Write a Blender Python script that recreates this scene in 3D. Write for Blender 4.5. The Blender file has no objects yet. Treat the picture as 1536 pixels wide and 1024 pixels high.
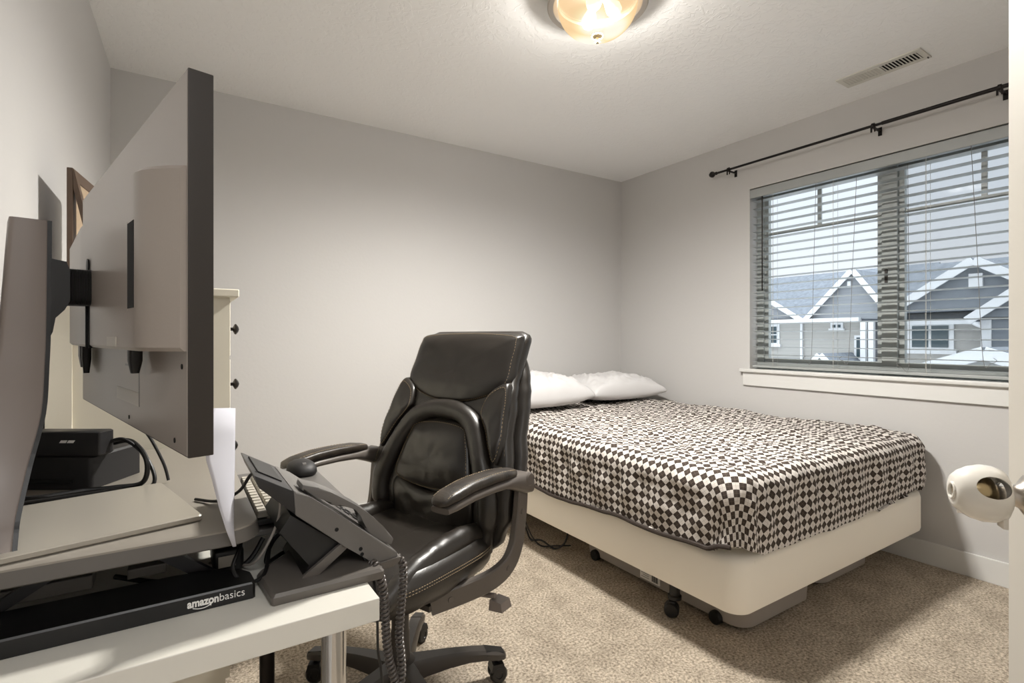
import bpy, bmesh, math, random
from mathutils import Vector, Matrix, noise
random.seed(7)
S = bpy.context.scene
COL = S.collection
PI = math.pi
# ---------------------------------------------------------------- camera frame used for measuring
F = 780.0; YAW = math.radians(32.97); HZ = 506.0; CH = 1.13
SN, CS = math.sin(YAW), math.cos(YAW)
def fr(fwd, lat, z=0.0):                       # forward / lateral distances from the camera foot -> world
    return Vector((fwd*SN + lat*CS, fwd*CS - lat*SN, z))
def ratio(px): return (px-768.0)/F
def onX(px, py, X):
    d = X/(SN+ratio(px)*CS); return Vector((X, d*(CS-ratio(px)*SN), CH+(HZ-py)/F*d))
def onY(px, py, Y):
    d = Y/(CS-ratio(px)*SN); return Vector((d*(SN+ratio(px)*CS), Y, CH+(HZ-py)/F*d))
def onZ(px, py, Z):
    d = (CH-Z)*F/(py-HZ); return fr(d, ratio(px)*d, Z)

# ---------------------------------------------------------------- materials
def lin(c):
    return tuple(((v/255)/12.92 if v/255 <= .04045 else (((v/255)+.055)/1.055)**2.4) for v in c)
def mat(name, rgb, rough=.5, metal=0, spec=.5, bump=0, bscale=50, var=0, vscale=8, coat=0, emit=None, estr=0, detail=4, bdist=.002):
    m = bpy.data.materials.new(name); m.use_nodes = True
    nt = m.node_tree; b = nt.nodes['Principled BSDF']
    c = lin(rgb) + (1,)
    b.inputs['Base Color'].default_value = c
    b.inputs['Roughness'].default_value = rough
    b.inputs['Metallic'].default_value = metal
    b.inputs['Specular IOR Level'].default_value = spec
    b.inputs['Coat Weight'].default_value = coat
    if emit: b.inputs['Emission Color'].default_value = lin(emit)+(1,); b.inputs['Emission Strength'].default_value = estr
    tc = None
    if bump or var:
        tc = nt.nodes.new('ShaderNodeTexCoord')
    if var:
        n = nt.nodes.new('ShaderNodeTexNoise'); n.inputs['Scale'].default_value = vscale; n.inputs['Detail'].default_value = 5
        nt.links.new(tc.outputs['Object'], n.inputs['Vector'])
        r = nt.nodes.new('ShaderNodeValToRGB')
        r.color_ramp.elements[0].position = .3; r.color_ramp.elements[1].position = .7
        r.color_ramp.elements[0].color = tuple(v*(1-var) for v in c[:3])+(1,)
        r.color_ramp.elements[1].color = tuple(min(1, v*(1+var)) for v in c[:3])+(1,)
        nt.links.new(n.outputs['Fac'], r.inputs['Fac']); nt.links.new(r.outputs['Color'], b.inputs['Base Color'])
    if bump:
        n = nt.nodes.new('ShaderNodeTexNoise'); n.inputs['Scale'].default_value = bscale; n.inputs['Detail'].default_value = detail
        nt.links.new(tc.outputs['Object'], n.inputs['Vector'])
        bp = nt.nodes.new('ShaderNodeBump'); bp.inputs['Strength'].default_value = bump; bp.inputs['Distance'].default_value = bdist
        nt.links.new(n.outputs['Fac'], bp.inputs['Height']); nt.links.new(bp.outputs['Normal'], b.inputs['Normal'])
    return m

M = {}
M['wall'] = mat('wall paint', (193,191,189), .75, bump=.25, bscale=60, spec=.3)
M['trim'] = mat('white trim paint', (212,211,208), .4)
M['desk'] = mat('off white laminate', (204,201,192), .33)
M['chrome'] = mat('chrome', (200,200,200), .15, metal=1)
M['darkmetal'] = mat('dark metal', (40,36,34), .35, metal=.8)
M['mongrey'] = mat('dark taupe plastic', (148,139,131), .3, bump=.04, bscale=400)
M['monside'] = mat('charcoal bezel plastic', (42,36,31), .4)
M['stand'] = mat('stand taupe grey', (132,122,116), .38)
M['base'] = mat('base brushed grey', (172,166,155), .3, metal=.3)
M['black'] = mat('black plastic', (14,13,13), .42)
M['blackrub'] = mat('black rubber', (26,24,24), .6)
M['riser'] = mat('riser grey laminate', (136,130,121), .3)
M['riseredge'] = mat('riser edge grey', (92,88,83), .4)
M['phone'] = mat('charcoal phone plastic', (98,95,92), .33, bump=.05, bscale=500)
M['phoned'] = mat('dark phone plastic', (34,33,34), .36)
M['dock'] = mat('grey dock plastic', (88,83,78), .38)
M['cord'] = mat('cord plastic', (74,68,64), .28)
M['key'] = mat('pale grey keys', (178,172,160), .5)
M['red'] = mat('red indicator', (215,50,40), .4, emit=(255,60,45), estr=.8)
M['textw'] = mat('white print', (232,230,226), .5)
M['leather'] = mat('black bonded leather', (36,32,28), .34, bump=.22, bscale=220, spec=.6, bdist=.001)
M['leatherw'] = mat('worn black leather', (46,40,34), .42, bump=.3, bscale=160, var=.5, vscale=30)
M['stitch'] = mat('tan stitching', (150,132,104), .7)
M['chairgrey'] = mat('grey chair plastic', (90,84,79), .38)
M['chairbase'] = mat('charcoal chair plastic', (60,55,51), .42)
M['pillow'] = mat('white cotton', (204,202,202), .85, bump=.2, bscale=25, spec=.2)
M['boxspring'] = mat('cream box spring fabric', (246,240,228), .8, bump=.15, bscale=300, spec=.2)
M['piping'] = mat('dark brown piping', (48,38,32), .8)
M['bin'] = mat('translucent grey storage plastic', (160,153,146), .3)
M['knobw'] = mat('glossy white plastic', (226,222,214), .18, coat=.3)
M['brass'] = mat('satin nickel brass', (176,158,124), .28, metal=1)
M['nickel'] = mat('brushed nickel', (190,182,172), .3, metal=1)
M['rod'] = mat('black rod metal', (22,17,15), .4, metal=.5)
M['vent'] = mat('white vent metal', (205,203,196), .45)
M['hole'] = mat('dark opening', (8,8,8), .9)
M['wood'] = mat('brown frame wood', (84,66,52), .5, var=.15, vscale=20)
M['board'] = mat('tan backing board', (160,140,116), .75)
M['dresser'] = mat('cream painted dresser', (222,216,200), .45)
M['paper'] = mat('blue white paper', (190,190,198), .8)
M['slat'] = mat('shade toned white slat', (158,161,160), .45)  # white slats greyed: their backlit shade is put into the colour
M['vinyl'] = mat('shade toned white vinyl', (158,162,160), .4)  # white frame greyed too, with its backlit shade in the colour
M['string'] = mat('blind cord', (188,186,180), .8)
M['darkstring'] = mat('grey blind cord', (120,120,118), .8)
M['doorpaint'] = mat('door paint', (188,183,174), .5)
M['silver'] = mat('clear plastic label', (176,170,160), .35)

def carpet():
    m = bpy.data.materials.new('beige cut pile carpet'); m.use_nodes = True; nt = m.node_tree; b = nt.nodes['Principled BSDF']
    tc = nt.nodes.new('ShaderNodeTexCoord'); L = nt.links
    n1 = nt.nodes.new('ShaderNodeTexNoise'); n1.inputs['Scale'].default_value = 105; n1.inputs['Detail'].default_value = 6; n1.inputs['Roughness'].default_value = .7
    n2 = nt.nodes.new('ShaderNodeTexNoise'); n2.inputs['Scale'].default_value = 9; n2.inputs['Detail'].default_value = 5
    for n in (n1, n2): L.new(tc.outputs['Object'], n.inputs['Vector'])
    r = nt.nodes.new('ShaderNodeValToRGB'); r.color_ramp.elements[0].position = .36; r.color_ramp.elements[1].position = .62
    r.color_ramp.elements[0].color = lin((126,115,101))+(1,); r.color_ramp.elements[1].color = lin((220,206,187))+(1,)
    L.new(n1.outputs['Fac'], r.inputs['Fac'])
    r2 = nt.nodes.new('ShaderNodeValToRGB'); r2.color_ramp.elements[0].position = .35; r2.color_ramp.elements[1].position = .6
    r2.color_ramp.elements[0].color = (.8,.79,.78,1); r2.color_ramp.elements[1].color = (1,1,1,1)
    L.new(n2.outputs['Fac'], r2.inputs['Fac'])
    mx = nt.nodes.new('ShaderNodeMix'); mx.data_type = 'RGBA'; mx.blend_type = 'MULTIPLY'; mx.inputs[0].default_value = 1
    L.new(r.outputs['Color'], mx.inputs[6]); L.new(r2.outputs['Color'], mx.inputs[7]); L.new(mx.outputs[2], b.inputs['Base Color'])
    b.inputs['Roughness'].default_value = .95; b.inputs['Specular IOR Level'].default_value = .1
    bp = nt.nodes.new('ShaderNodeBump'); bp.inputs['Strength'].default_value = .8; bp.inputs['Distance'].default_value = .008
    L.new(n1.outputs['Fac'], bp.inputs['Height']); L.new(bp.outputs['Normal'], b.inputs['Normal'])
    return m
M['carpet'] = carpet()
def ceilm():
    m = bpy.data.materials.new('knockdown ceiling texture'); m.use_nodes = True; nt = m.node_tree; b = nt.nodes['Principled BSDF']; L = nt.links
    b.inputs['Base Color'].default_value = lin((237,237,237))+(1,); b.inputs['Roughness'].default_value = .8; b.inputs['Specular IOR Level'].default_value = .2
    tc = nt.nodes.new('ShaderNodeTexCoord')
    n = nt.nodes.new('ShaderNodeTexNoise'); n.inputs['Scale'].default_value = 26; n.inputs['Detail'].default_value = 3; n.inputs['Distortion'].default_value = 1.2
    L.new(tc.outputs['Object'], n.inputs['Vector'])
    r = nt.nodes.new('ShaderNodeValToRGB'); r.color_ramp.elements[0].position = .5; r.color_ramp.elements[1].position = .56
    L.new(n.outputs['Fac'], r.inputs['Fac'])
    bp = nt.nodes.new('ShaderNodeBump'); bp.inputs['Strength'].default_value = .4; bp.inputs['Distance'].default_value = .002
    L.new(r.outputs['Color'], bp.inputs['Height']); L.new(bp.outputs['Normal'], b.inputs['Normal'])
    return m
M['ceil'] = ceilm()
def checker_cloth():
    m = bpy.data.materials.new('brown and white diamond check cotton'); m.use_nodes = True; nt = m.node_tree; b = nt.nodes['Principled BSDF']; L = nt.links
    uv = nt.nodes.new('ShaderNodeUVMap')
    mp = nt.nodes.new('ShaderNodeMapping'); mp.inputs['Rotation'].default_value = (0,0,PI/4)
    s = 1/.0243
    mp.inputs['Scale'].default_value = (s,s,s)
    L.new(uv.outputs['UV'], mp.inputs['Vector'])
    ck = nt.nodes.new('ShaderNodeTexChecker'); ck.inputs['Scale'].default_value = 1.0
    ck.inputs['Color1'].default_value = lin((62,53,47))+(1,); ck.inputs['Color2'].default_value = lin((212,206,200))+(1,)
    L.new(mp.outputs['Vector'], ck.inputs['Vector'])
    # thin dark cross lines through each white diamond, pale ones through the dark
    sp = nt.nodes.new('ShaderNodeSeparateXYZ'); L.new(mp.outputs['Vector'], sp.inputs['Vector'])
    ms = []
    for ax in ('X','Y'):
        a = nt.nodes.new('ShaderNodeMath'); a.operation = 'FRACT'; L.new(sp.outputs[ax], a.inputs[0])
        c = nt.nodes.new('ShaderNodeMath'); c.operation = 'SUBTRACT'; c.inputs[1].default_value = .5; L.new(a.outputs[0], c.inputs[0])
        d = nt.nodes.new('ShaderNodeMath'); d.operation = 'ABSOLUTE'; L.new(c.outputs[0], d.inputs[0])
        e = nt.nodes.new('ShaderNodeMath'); e.operation = 'LESS_THAN'; e.inputs[1].default_value = .022; L.new(d.outputs[0], e.inputs[0])
        ms.append(e)
    o = nt.nodes.new('ShaderNodeMath'); o.operation = 'MAXIMUM'; L.new(ms[0].outputs[0], o.inputs[0]); L.new(ms[1].outputs[0], o.inputs[1])
    k = nt.nodes.new('ShaderNodeMath'); k.operation = 'MULTIPLY'; k.inputs[1].default_value = .5; L.new(o.outputs[0], k.inputs[0])
    mx = nt.nodes.new('ShaderNodeMix'); mx.data_type = 'RGBA'
    L.new(k.outputs[0], mx.inputs[0]); L.new(ck.outputs['Color'], mx.inputs[6]); mx.inputs[7].default_value = lin((120,106,96))+(1,)
    L.new(mx.outputs[2], b.inputs['Base Color'])
    b.inputs['Roughness'].default_value = .8; b.inputs['Specular IOR Level'].default_value = .25
    return m
M['check'] = checker_cloth()
def siding(name, rgb, pitch=.17, dark=.75):
    m = bpy.data.materials.new(name); m.use_nodes = True; nt = m.node_tree; b = nt.nodes['Principled BSDF']; L = nt.links
    tc = nt.nodes.new('ShaderNodeTexCoord'); sp = nt.nodes.new('ShaderNodeSeparateXYZ'); L.new(tc.outputs['Object'], sp.inputs[0])
    a = nt.nodes.new('ShaderNodeMath'); a.operation = 'DIVIDE'; a.inputs[1].default_value = pitch; L.new(sp.outputs['Z'], a.inputs[0])
    f = nt.nodes.new('ShaderNodeMath'); f.operation = 'FRACT'; L.new(a.outputs[0], f.inputs[0])
    r = nt.nodes.new('ShaderNodeValToRGB'); c = lin(rgb)
    r.color_ramp.elements[0].color = tuple(v*dark for v in c)+(1,); r.color_ramp.elements[1].position = .2; r.color_ramp.elements[1].color = c+(1,)
    L.new(f.outputs[0], r.inputs[0]); L.new(r.outputs[0], b.inputs['Base Color']); b.inputs['Roughness'].default_value = .8
    return m
M['sidetaupe'] = siding('taupe lap siding', (186,183,177), .17, .88)  # house siding is lightened to put distance haze into the colour
M['sidegrey'] = siding('slate grey siding', (148,151,155), .17, .85)
M['sideslate'] = siding('blue slate shingle siding', (128,134,141), .13, .88)
M['sidepale'] = siding('pale grey siding', (178,178,174))
M['roof'] = mat('blue grey shingles', (118,123,130), .9, var=.18, vscale=6)
M['housetrim'] = mat('white house trim', (236,237,238), .6)
M['houseglass'] = mat('house window glass', (70,86,92), .1)
M['ground'] = mat('pale ground', (214,215,216), .9)
def glassm(name, tint=(1,1,1), gl=.0003, spread=0.0):
    m = bpy.data.materials.new(name); m.use_nodes = True; nt = m.node_tree; nt.nodes.clear(); L = nt.links
    out = nt.nodes.new('ShaderNodeOutputMaterial'); t = nt.nodes.new('ShaderNodeBsdfTransparent'); t.inputs[0].default_value = tint+(1,)
    g = nt.nodes.new('ShaderNodeBsdfGlossy'); g.inputs['Roughness'].default_value = .05
    mx = nt.nodes.new('ShaderNodeMixShader'); mx.inputs[0].default_value = gl
    L.new(t.outputs[0], mx.inputs[1]); L.new(g.outputs[0], mx.inputs[2]); L.new(mx.outputs[0], out.inputs[0])
    return m
M['glass'] = glassm('window glass', (.97,.98,.98))
def screenm():
    m = bpy.data.materials.new('fine insect mesh'); m.use_nodes = True; nt = m.node_tree; nt.nodes.clear(); L = nt.links
    out = nt.nodes.new('ShaderNodeOutputMaterial'); t = nt.nodes.new('ShaderNodeBsdfTransparent')
    g = nt.nodes.new('ShaderNodeBsdfDiffuse'); g.inputs[0].default_value = lin((110,114,118))+(1,)
    mx = nt.nodes.new('ShaderNodeMixShader'); mx.inputs[0].default_value = .2
    L.new(t.outputs[0], mx.inputs[1]); L.new(g.outputs[0], mx.inputs[2]); L.new(mx.outputs[0], out.inputs[0])
    return m
M['screen'] = screenm()

# ---------------------------------------------------------------- mesh builder
class MB:
    def __init__(s): s.bm = bmesh.new()
    def box(s, c, size, R=None, bev=0, seg=2):
        r = bmesh.ops.create_cube(s.bm, size=1)
        vs = r['verts']
        bmesh.ops.scale(s.bm, vec=Vector(size), verts=vs)
        if bev:
            es = list({e for v in vs for e in v.link_edges})
            rr = bmesh.ops.bevel(s.bm, geom=es, offset=bev, segments=seg, profile=.5, affect='EDGES')
            vs = list({v for f in rr['faces'] for v in f.verts} | {v for v in vs if v.is_valid})
        if R is not None: bmesh.ops.transform(s.bm, matrix=R.to_4x4(), verts=vs)
        bmesh.ops.translate(s.bm, vec=Vector(c), verts=vs)
        return s
    def bb(s, lo, hi, bev=0, seg=2):
        lo, hi = Vector(lo), Vector(hi)
        return s.box((lo+hi)/2, hi-lo, bev=bev, seg=seg)
    def cyl(s, p0, p1, r, r2=None, seg=24, bev=0):
        p0, p1 = Vector(p0), Vector(p1); d = p1-p0; r2 = r if r2 is None else r2
        if bev: return s.tubeprof([(0,0),(r-bev,0),(r,bev),(r2,d.length-bev),(r2-bev,d.length),(0,d.length)], p0, d, seg)
        return s.tubeprof([(0,0),(r,0),(r2,d.length),(0,d.length)], p0, d, seg)
    def tubeprof(s, prof, p0, d, seg=24):        # lathe of (radius, along) about the axis d through p0
        q = Vector(d).normalized().to_track_quat('Z','Y').to_matrix(); p0 = Vector(p0)
        rings = []
        for r, t in prof:
            if r < 1e-6: rings.append([s.bm.verts.new(p0+q@Vector((0,0,t)))])
            else: rings.append([s.bm.verts.new(p0+q@Vector((r*math.cos(2*PI*k/seg), r*math.sin(2*PI*k/seg), t))) for k in range(seg)])
        for a, b in zip(rings, rings[1:]):
            if len(a) == 1 and len(b) == 1: continue
            for k in range(seg):
                k2 = (k+1) % seg
                if len(a) == 1: s.bm.faces.new((a[0], b[k2], b[k]))
                elif len(b) == 1: s.bm.faces.new((a[k], a[k2], b[0]))
                else: s.bm.faces.new((a[k], a[k2], b[k2], b[k]))
        return s
    def loft(s, rings, cap=True, closed=True):
        R = [[s.bm.verts.new(Vector(p)) for p in r] for r in rings]
        n = len(R[0])
        for a, b in zip(R, R[1:]):
            for k in range(n if closed else n-1):
                k2 = (k+1) % n
                s.bm.faces.new((a[k], a[k2], b[k2], b[k]))
        if cap and closed:
            s.bm.faces.new(list(reversed(R[0]))); s.bm.faces.new(R[-1])
        return s
    def tube(s, pts, r, seg=10, sub=6, flat=None, cyclic=False):
        P = smooth_path(pts, sub) if sub > 1 else [Vector(p) for p in pts]
        if not callable(r):
            rr = r; r = lambda t: rr
        rings = []; up = None
        for i, p in enumerate(P):
            t = (P[min(i+1,len(P)-1)]-P[max(i-1,0)]).normalized()
            if up is None:
                up = Vector((0,0,1)) if abs(t.z) < .9 else Vector((0,1,0))
            a = (up - t*up.dot(t)).normalized(); b = t.cross(a); up = a
            R = r(i/(len(P)-1)); fa = flat if flat else 1
            rings.append([p + a*R*math.cos(2*PI*k/seg) + b*R*fa*math.sin(2*PI*k/seg) for k in range(seg)])
        return s.loft(rings)
    def prism(s, pts, d):                         # polygon extruded by vector d
        d = Vector(d)
        a = [s.bm.verts.new(Vector(p)) for p in pts]; b = [s.bm.verts.new(Vector(p)+d) for p in pts]
        n = len(a)
        s.bm.faces.new(a); s.bm.faces.new(list(reversed(b)))
        for k in range(n): s.bm.faces.new((a[k], b[k], b[(k+1)%n], a[(k+1)%n]))
        return s
    def grid(s, rows):
        V = [[s.bm.verts.new(Vector(p)) for p in r] for r in rows]
        for a, b in zip(V, V[1:]):
            for k in range(len(a)-1): s.bm.faces.new((a[k], a[k+1], b[k+1], b[k]))
        return s
    def build(s, name, m, parent=None, smooth=False, off=None, ang=35, weld=False, sub=0):
        if weld: bmesh.ops.remove_doubles(s.bm, verts=s.bm.verts, dist=1e-5)
        bmesh.ops.recalc_face_normals(s.bm, faces=s.bm.faces)
        if off is None and parent is not None and parent.get('_w'): off = parent.location
        if off is None and parent is not None and parent.parent is not None and parent.parent.get('_w'): off = parent.parent.location
        if off is not None: bmesh.ops.translate(s.bm, vec=-Vector(off), verts=s.bm.verts)
        me = bpy.data.meshes.new(name); s.bm.to_mesh(me); s.bm.free()
        me.materials.append(M[m] if isinstance(m, str) else m)
        o = bpy.data.objects.new(name, me); COL.objects.link(o)
        if parent is not None: o.parent = parent
        if smooth:
            for p in me.polygons: p.use_smooth = True
            me.set_sharp_from_angle(angle=math.radians(ang))
        if sub:
            md = o.modifiers.new('sub','SUBSURF'); md.levels = sub; md.render_levels = sub
        return o
def smooth_path(pts, sub):
    P = [Vector(p) for p in pts]; out = []
    for i in range(len(P)-1):
        p0 = P[max(i-1,0)]; p1 = P[i]; p2 = P[i+1]; p3 = P[min(i+2,len(P)-1)]
        for k in range(sub):
            t = k/sub
            out.append(.5*((2*p1)+(p2-p0)*t+(2*p0-5*p1+4*p2-p3)*t*t+(3*p1-p0-3*p2+p3)*t**3))
    out.append(P[-1]); return out
def rrect(w, d, r, z=0, n=6, cx=0, cy=0):       # rounded rectangle ring in xy
    out = []
    for sx, sy, a0 in ((1,1,0),(-1,1,90),(-1,-1,180),(1,-1,270)):
        for k in range(n+1):
            a = math.radians(a0+90*k/n)
            out.append(Vector((cx+sx*(w/2-r)+r*math.cos(a), cy+sy*(d/2-r)+r*math.sin(a), z)))
    return out
def thing(name, label, cat, loc=(0,0,0), rotz=0, group=None):
    o = bpy.data.objects.new(name, None); COL.objects.link(o); o.location = loc; o.rotation_euler = (0,0,rotz)
    o.empty_display_size = .05
    o['label'] = label; o['category'] = cat
    if group: o['group'] = group
    if not rotz: o['_w'] = 1                      # children may be given in world coordinates
    return o
def tag(o, label, cat, group=None, kind=None):
    o['label'] = label; o['category'] = cat
    if group: o['group'] = group
    if kind: o['kind'] = kind
    return o
def struct(o, label, cat):
    o['kind'] = 'structure'; o['label'] = label; o['category'] = cat; return o
def text_mesh(name, body, size, m, parent, matrix, extrude=.0003, bold=0, scalex=1):
    cu = bpy.data.curves.new(name, 'FONT'); cu.body = body; cu.size = size; cu.extrude = extrude; cu.offset = bold
    o = bpy.data.objects.new(name, cu); COL.objects.link(o)
    dg = bpy.context.evaluated_depsgraph_get()
    me = bpy.data.meshes.new_from_object(o.evaluated_get(dg)); w = max(v.co.x for v in me.vertices)
    bpy.data.objects.remove(o); bpy.data.curves.remove(cu)
    me.transform(Matrix.Diagonal((scalex,1,1,1)))
    me.transform(matrix)
    me.materials.clear(); me.materials.append(M[m])
    o = bpy.data.objects.new(name, me); COL.objects.link(o); o.parent = parent
    return o, w*scalex

# ================================================================= ROOM
WX, BY, H = 3.16, 3.18, 2.44
LWx = -.262                                       # left wall at the back corner
la = math.radians(1.8)
def lw(y): return LWx - (BY-y)*math.tan(la)
NY = -.24
m = MB(); m.bb((-1.6,-2.0,-.08),(WX+.2,BY+.2,0)); struct(m.build('floor','carpet'), 'beige carpet over the whole bedroom floor', 'floor')
m = MB(); m.bb((-1.6,-2.0,H),(WX+.2,BY+.2,H+.1)); struct(m.build('ceiling','ceil'), 'textured off white ceiling', 'ceiling')
m = MB(); m.bb((-.6,BY,0),(WX+.14,BY+.12,H)); struct(m.build('wall_back','wall'), 'greige painted wall behind the bed head and office chair', 'wall')
m = MB(); m.prism([(lw(BY),BY,0),(lw(NY),NY,0),(lw(NY)-.1,NY,0),(lw(BY)-.1,BY,0)],(0,0,H)); struct(m.build('wall_left','wall'), 'greige painted wall behind the monitor', 'wall')
# window opening
wy0, wy1, wz0, wz1 = .47, 2.01, .925, 2.10
m = MB()
m.bb((WX,NY-.12,0),(WX+.14,BY,wz0)); m.bb((WX,NY-.12,wz1),(WX+.14,BY,H)); m.bb((WX,wy1,wz0),(WX+.14,BY,wz1)); m.bb((WX,NY-.12,wz0),(WX+.14,wy0,wz1))
struct(m.build('wall_right','wall'), 'greige painted wall around the window', 'wall')
m = MB(); m.bb((.38,NY-.12,0),(WX,NY,H)); m.bb((lw(NY)-.1,NY-.12,2.05),(.38,NY,H))
struct(m.build('wall_near','wall'), 'bedroom wall holding the doorway behind the camera', 'wall')
m = MB(); m.bb((-1.5,-1.6,0),(-1.4,NY-.12,H)); m.bb((-1.5,-1.7,0),(1.6,-1.6,H)); m.bb((1.5,-1.6,0),(1.6,NY-.12,H)); m.bb((-1.5,NY-.12,0),(lw(NY)-.1,NY,H))
struct(m.build('wall_hall','wall'), 'hallway walls beyond the doorway', 'wall')
def board(name, x0,y0,x1,y1, h=.112):
    m = MB(); m.bb((x0,y0,0),(x1,y1,h), bev=.003); return struct(m.build(name,'trim'), 'white baseboard along the '+name.split('_')[1]+' wall', 'baseboard')
board('baseboard_right', WX-.014, NY, WX, BY)
board('baseboard_back', LWx, BY-.014, WX-.014, BY)
board('baseboard_near', .47, NY, WX-.014, NY+.014)
m = MB(); m.prism([(lw(BY-.014),BY-.014,0),(lw(NY+.05),NY+.05,0),(lw(NY+.05)+.014,NY+.05,0),(lw(BY-.014)+.014,BY-.014,0)],(0,0,.112)); struct(m.build('baseboard_left','trim'),'white baseboard along the left wall','baseboard')
# stool + apron
m = MB(); m.bb((WX-.035,wy0-.07,.905),(WX,wy1+.055,.927), bev=.004); m.bb((WX,wy0,.905),(WX+.09,wy1,.9255))
struct(m.build('trim_1','trim',smooth=True), 'white window stool board under the blind', 'sill')
m = MB(); m.bb((WX-.016,wy0-.05,.818),(WX,wy1+.04,.905), bev=.002)
struct(m.build('trim_2','trim'), 'white flat apron below the window stool', 'trim')
# window
W = thing('window_1', 'white vinyl two sash sliding window behind the blind', 'window', (WX+.1,(wy0+wy1)/2,wz0)); W['kind'] = 'structure'
fx0, fx1 = WX+.085, WX+.135
my = 1.255
m = MB()
fw = .045
m.bb((fx0,wy0+fw,wz0),(fx1,wy1-fw,wz0+fw)); m.bb((fx0,wy0+fw,wz1-fw),(fx1,wy1-fw,wz1)); m.bb((fx0,wy1-fw,wz0),(fx1,wy1,wz1)); m.bb((fx0,wy0,wz0),(fx1,wy0+fw,wz1))
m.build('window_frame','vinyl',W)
m = MB(); m.bb((fx0-.006,my-.045,wz0+fw),(fx1,my+.03,wz1-fw),bev=.003)
m.build('meeting_stile','vinyl',W)
for (a,b) in ((wy0+fw,my-.045),(my+.03,wy1-fw)):
    m = MB(); t = .026
    m.bb((fx0+.012,a+t,wz0+fw),(fx1-.008,b-t,wz0+fw+t)); m.bb((fx0+.012,a+t,wz1-fw-t),(fx1-.008,b-t,wz1-fw)); m.bb((fx0+.012,a,wz0+fw),(fx1-.008,a+t,wz1-fw)); m.bb((fx0+.012,b-t,wz0+fw),(fx1-.008,b,wz1-fw))
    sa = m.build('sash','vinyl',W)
    m = MB(); m.bb((fx0+.026,a+t,wz0+fw+t),(fx0+.029,b-t,wz1-fw-t)); m.build('pane','glass',sa)
    m = MB(); m.bb((fx0+.022,a+t,1.795),(fx0+.034,b-t,1.813)); cy = (a+b)/2+.0; m.bb((fx0+.022,cy-.011,1.813),(fx0+.034,cy+.011,wz1-fw-t)); m.build('grid_bar','vinyl',sa)
m = MB(); m.bb((fx1-.004,wy0+fw,wz0+fw),(fx1-.003,my-.045,wz1-fw)); m.build('insect_screen','screen',W)
m = MB(); m.bb((fx0-.012,my+.0,1.42),(fx0-.004,my+.014,1.50),bev=.002); m.build('window_latch','monside',W)

# blind
B = thing('window_blind', 'white horizontal slat blind hanging open inside the window opening', 'blind', (WX+.035,(wy0+wy1)/2,wz0+.002))
bx = WX+.036
m = MB(); m.bb((WX-.004,wy0+.004,2.036),(WX+.008,wy1-.004,2.092),bev=.003); m.bb((WX+.008,wy0+.006,2.045),(WX+.062,wy1-.006,2.092)); m.build('valance','slat',B)
m = MB(); ns = 22; z0 = .968; dz = (2.015-z0)/(ns-1)
for k in range(ns):
    z = z0+k*dz
    m.loft([[Vector((bx+u*.025, y, z+.0022*(1-u*u)+s*.0014-u*.002)) for (u,s) in ((-1,0),(-.5,1),(0,1),(.5,1),(1,0),(.5,-1),(0,-1),(-.5,-1))] for y in (wy0+.012,wy1-.012)])
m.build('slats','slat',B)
m = MB(); m.bb((bx-.025,wy0+.012,.936),(bx+.025,wy1-.012,.952),bev=.003); m.build('bottom_rail','slat',B)
for yy in (1.86, 1.50, 1.06, .68):
    m = MB()
    for xx in (bx-.027,bx+.027): m.cyl((xx,yy,.945),(xx,yy,2.05),.0009,seg=6)
    m.cyl((bx,yy+.012,.945),(bx,yy+.012,2.05),.0008,seg=6)
    m.build('ladder_cord','string',B)
m = MB(); m.cyl((bx-.034,1.925,1.43),(bx-.034,1.925,2.045),.0042,seg=10); m.build('tilt_wand','darkmetal',B)
def dang(px0,py0,px1,py1,curl):
    a = onX(px0,py0,WX-.012); b = onX(px1,py1,WX-.012)
    a.x = bx-.034; b.x = bx-.034
    m = MB(); m.tube([a,a.lerp(b,.5),b,b+Vector((0,curl,-.018)),b+Vector((0,curl*1.6,-.008)),b+Vector((0,curl*1.2,.005))],.0013,seg=6); m.build('lift_cord','darkstring',B)
dang(1455,215,1473,538,-.03); dang(1283,265,1271,536,.03); dang(1360,245,1362,545,.035); dang(1222,275,1215,536,.03)
m = MB(); m.cyl((bx-.034,.70,1.1),(bx-.034,.70,2.04),.0011,seg=6); m.build('lift_cord','darkstring',B)

# curtain rod
R = thing('curtain_rod', 'thin black curtain rod mounted above the window', 'curtain rod', (WX-.08,1.3,2.24))
rx, rz = WX-.08, 2.242
m = MB(); m.cyl((rx,1.22,rz),(rx,.16,rz),.0095,seg=14); m.cyl((rx,2.2,rz),(rx,1.22,rz),.0072,seg=14); m.build('rod','rod',R,smooth=True)
for yy, sg in ((2.235,1),(.13,-1)):
    m = MB(); m.tubeprof([(0,-.022),(.012,-.018),(.019,-.008),(.021,0),(.018,.010),(.011,.017),(.008,.024),(.011,.028),(.011,.034),(.007,.04)],(rx,yy,rz),(0,-sg,0),18); m.build('finial','rod',R,smooth=True)
for px in (1093,1310,1500):
    yy = onX(px,200,rx).y
    m = MB(); m.bb((rx-.006,yy-.006,rz-.014),(WX,yy+.006,rz-.007)); m.bb((WX-.004,yy-.009,rz-.036),(WX,yy+.009,rz+.008)); m.tubeprof([(.0095,-.006),(.014,-.006),(.014,.006),(.0095,.006)],(rx,yy,rz),(0,1,0),14)
    m.bb((rx-.006,yy-.012,rz-.034),(rx-.002,yy-.005,rz-.008)); m.bb((rx-.006,yy+.004,rz-.034),(rx-.002,yy+.012,rz-.008))
    m.build('bracket','rod',R)

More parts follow.
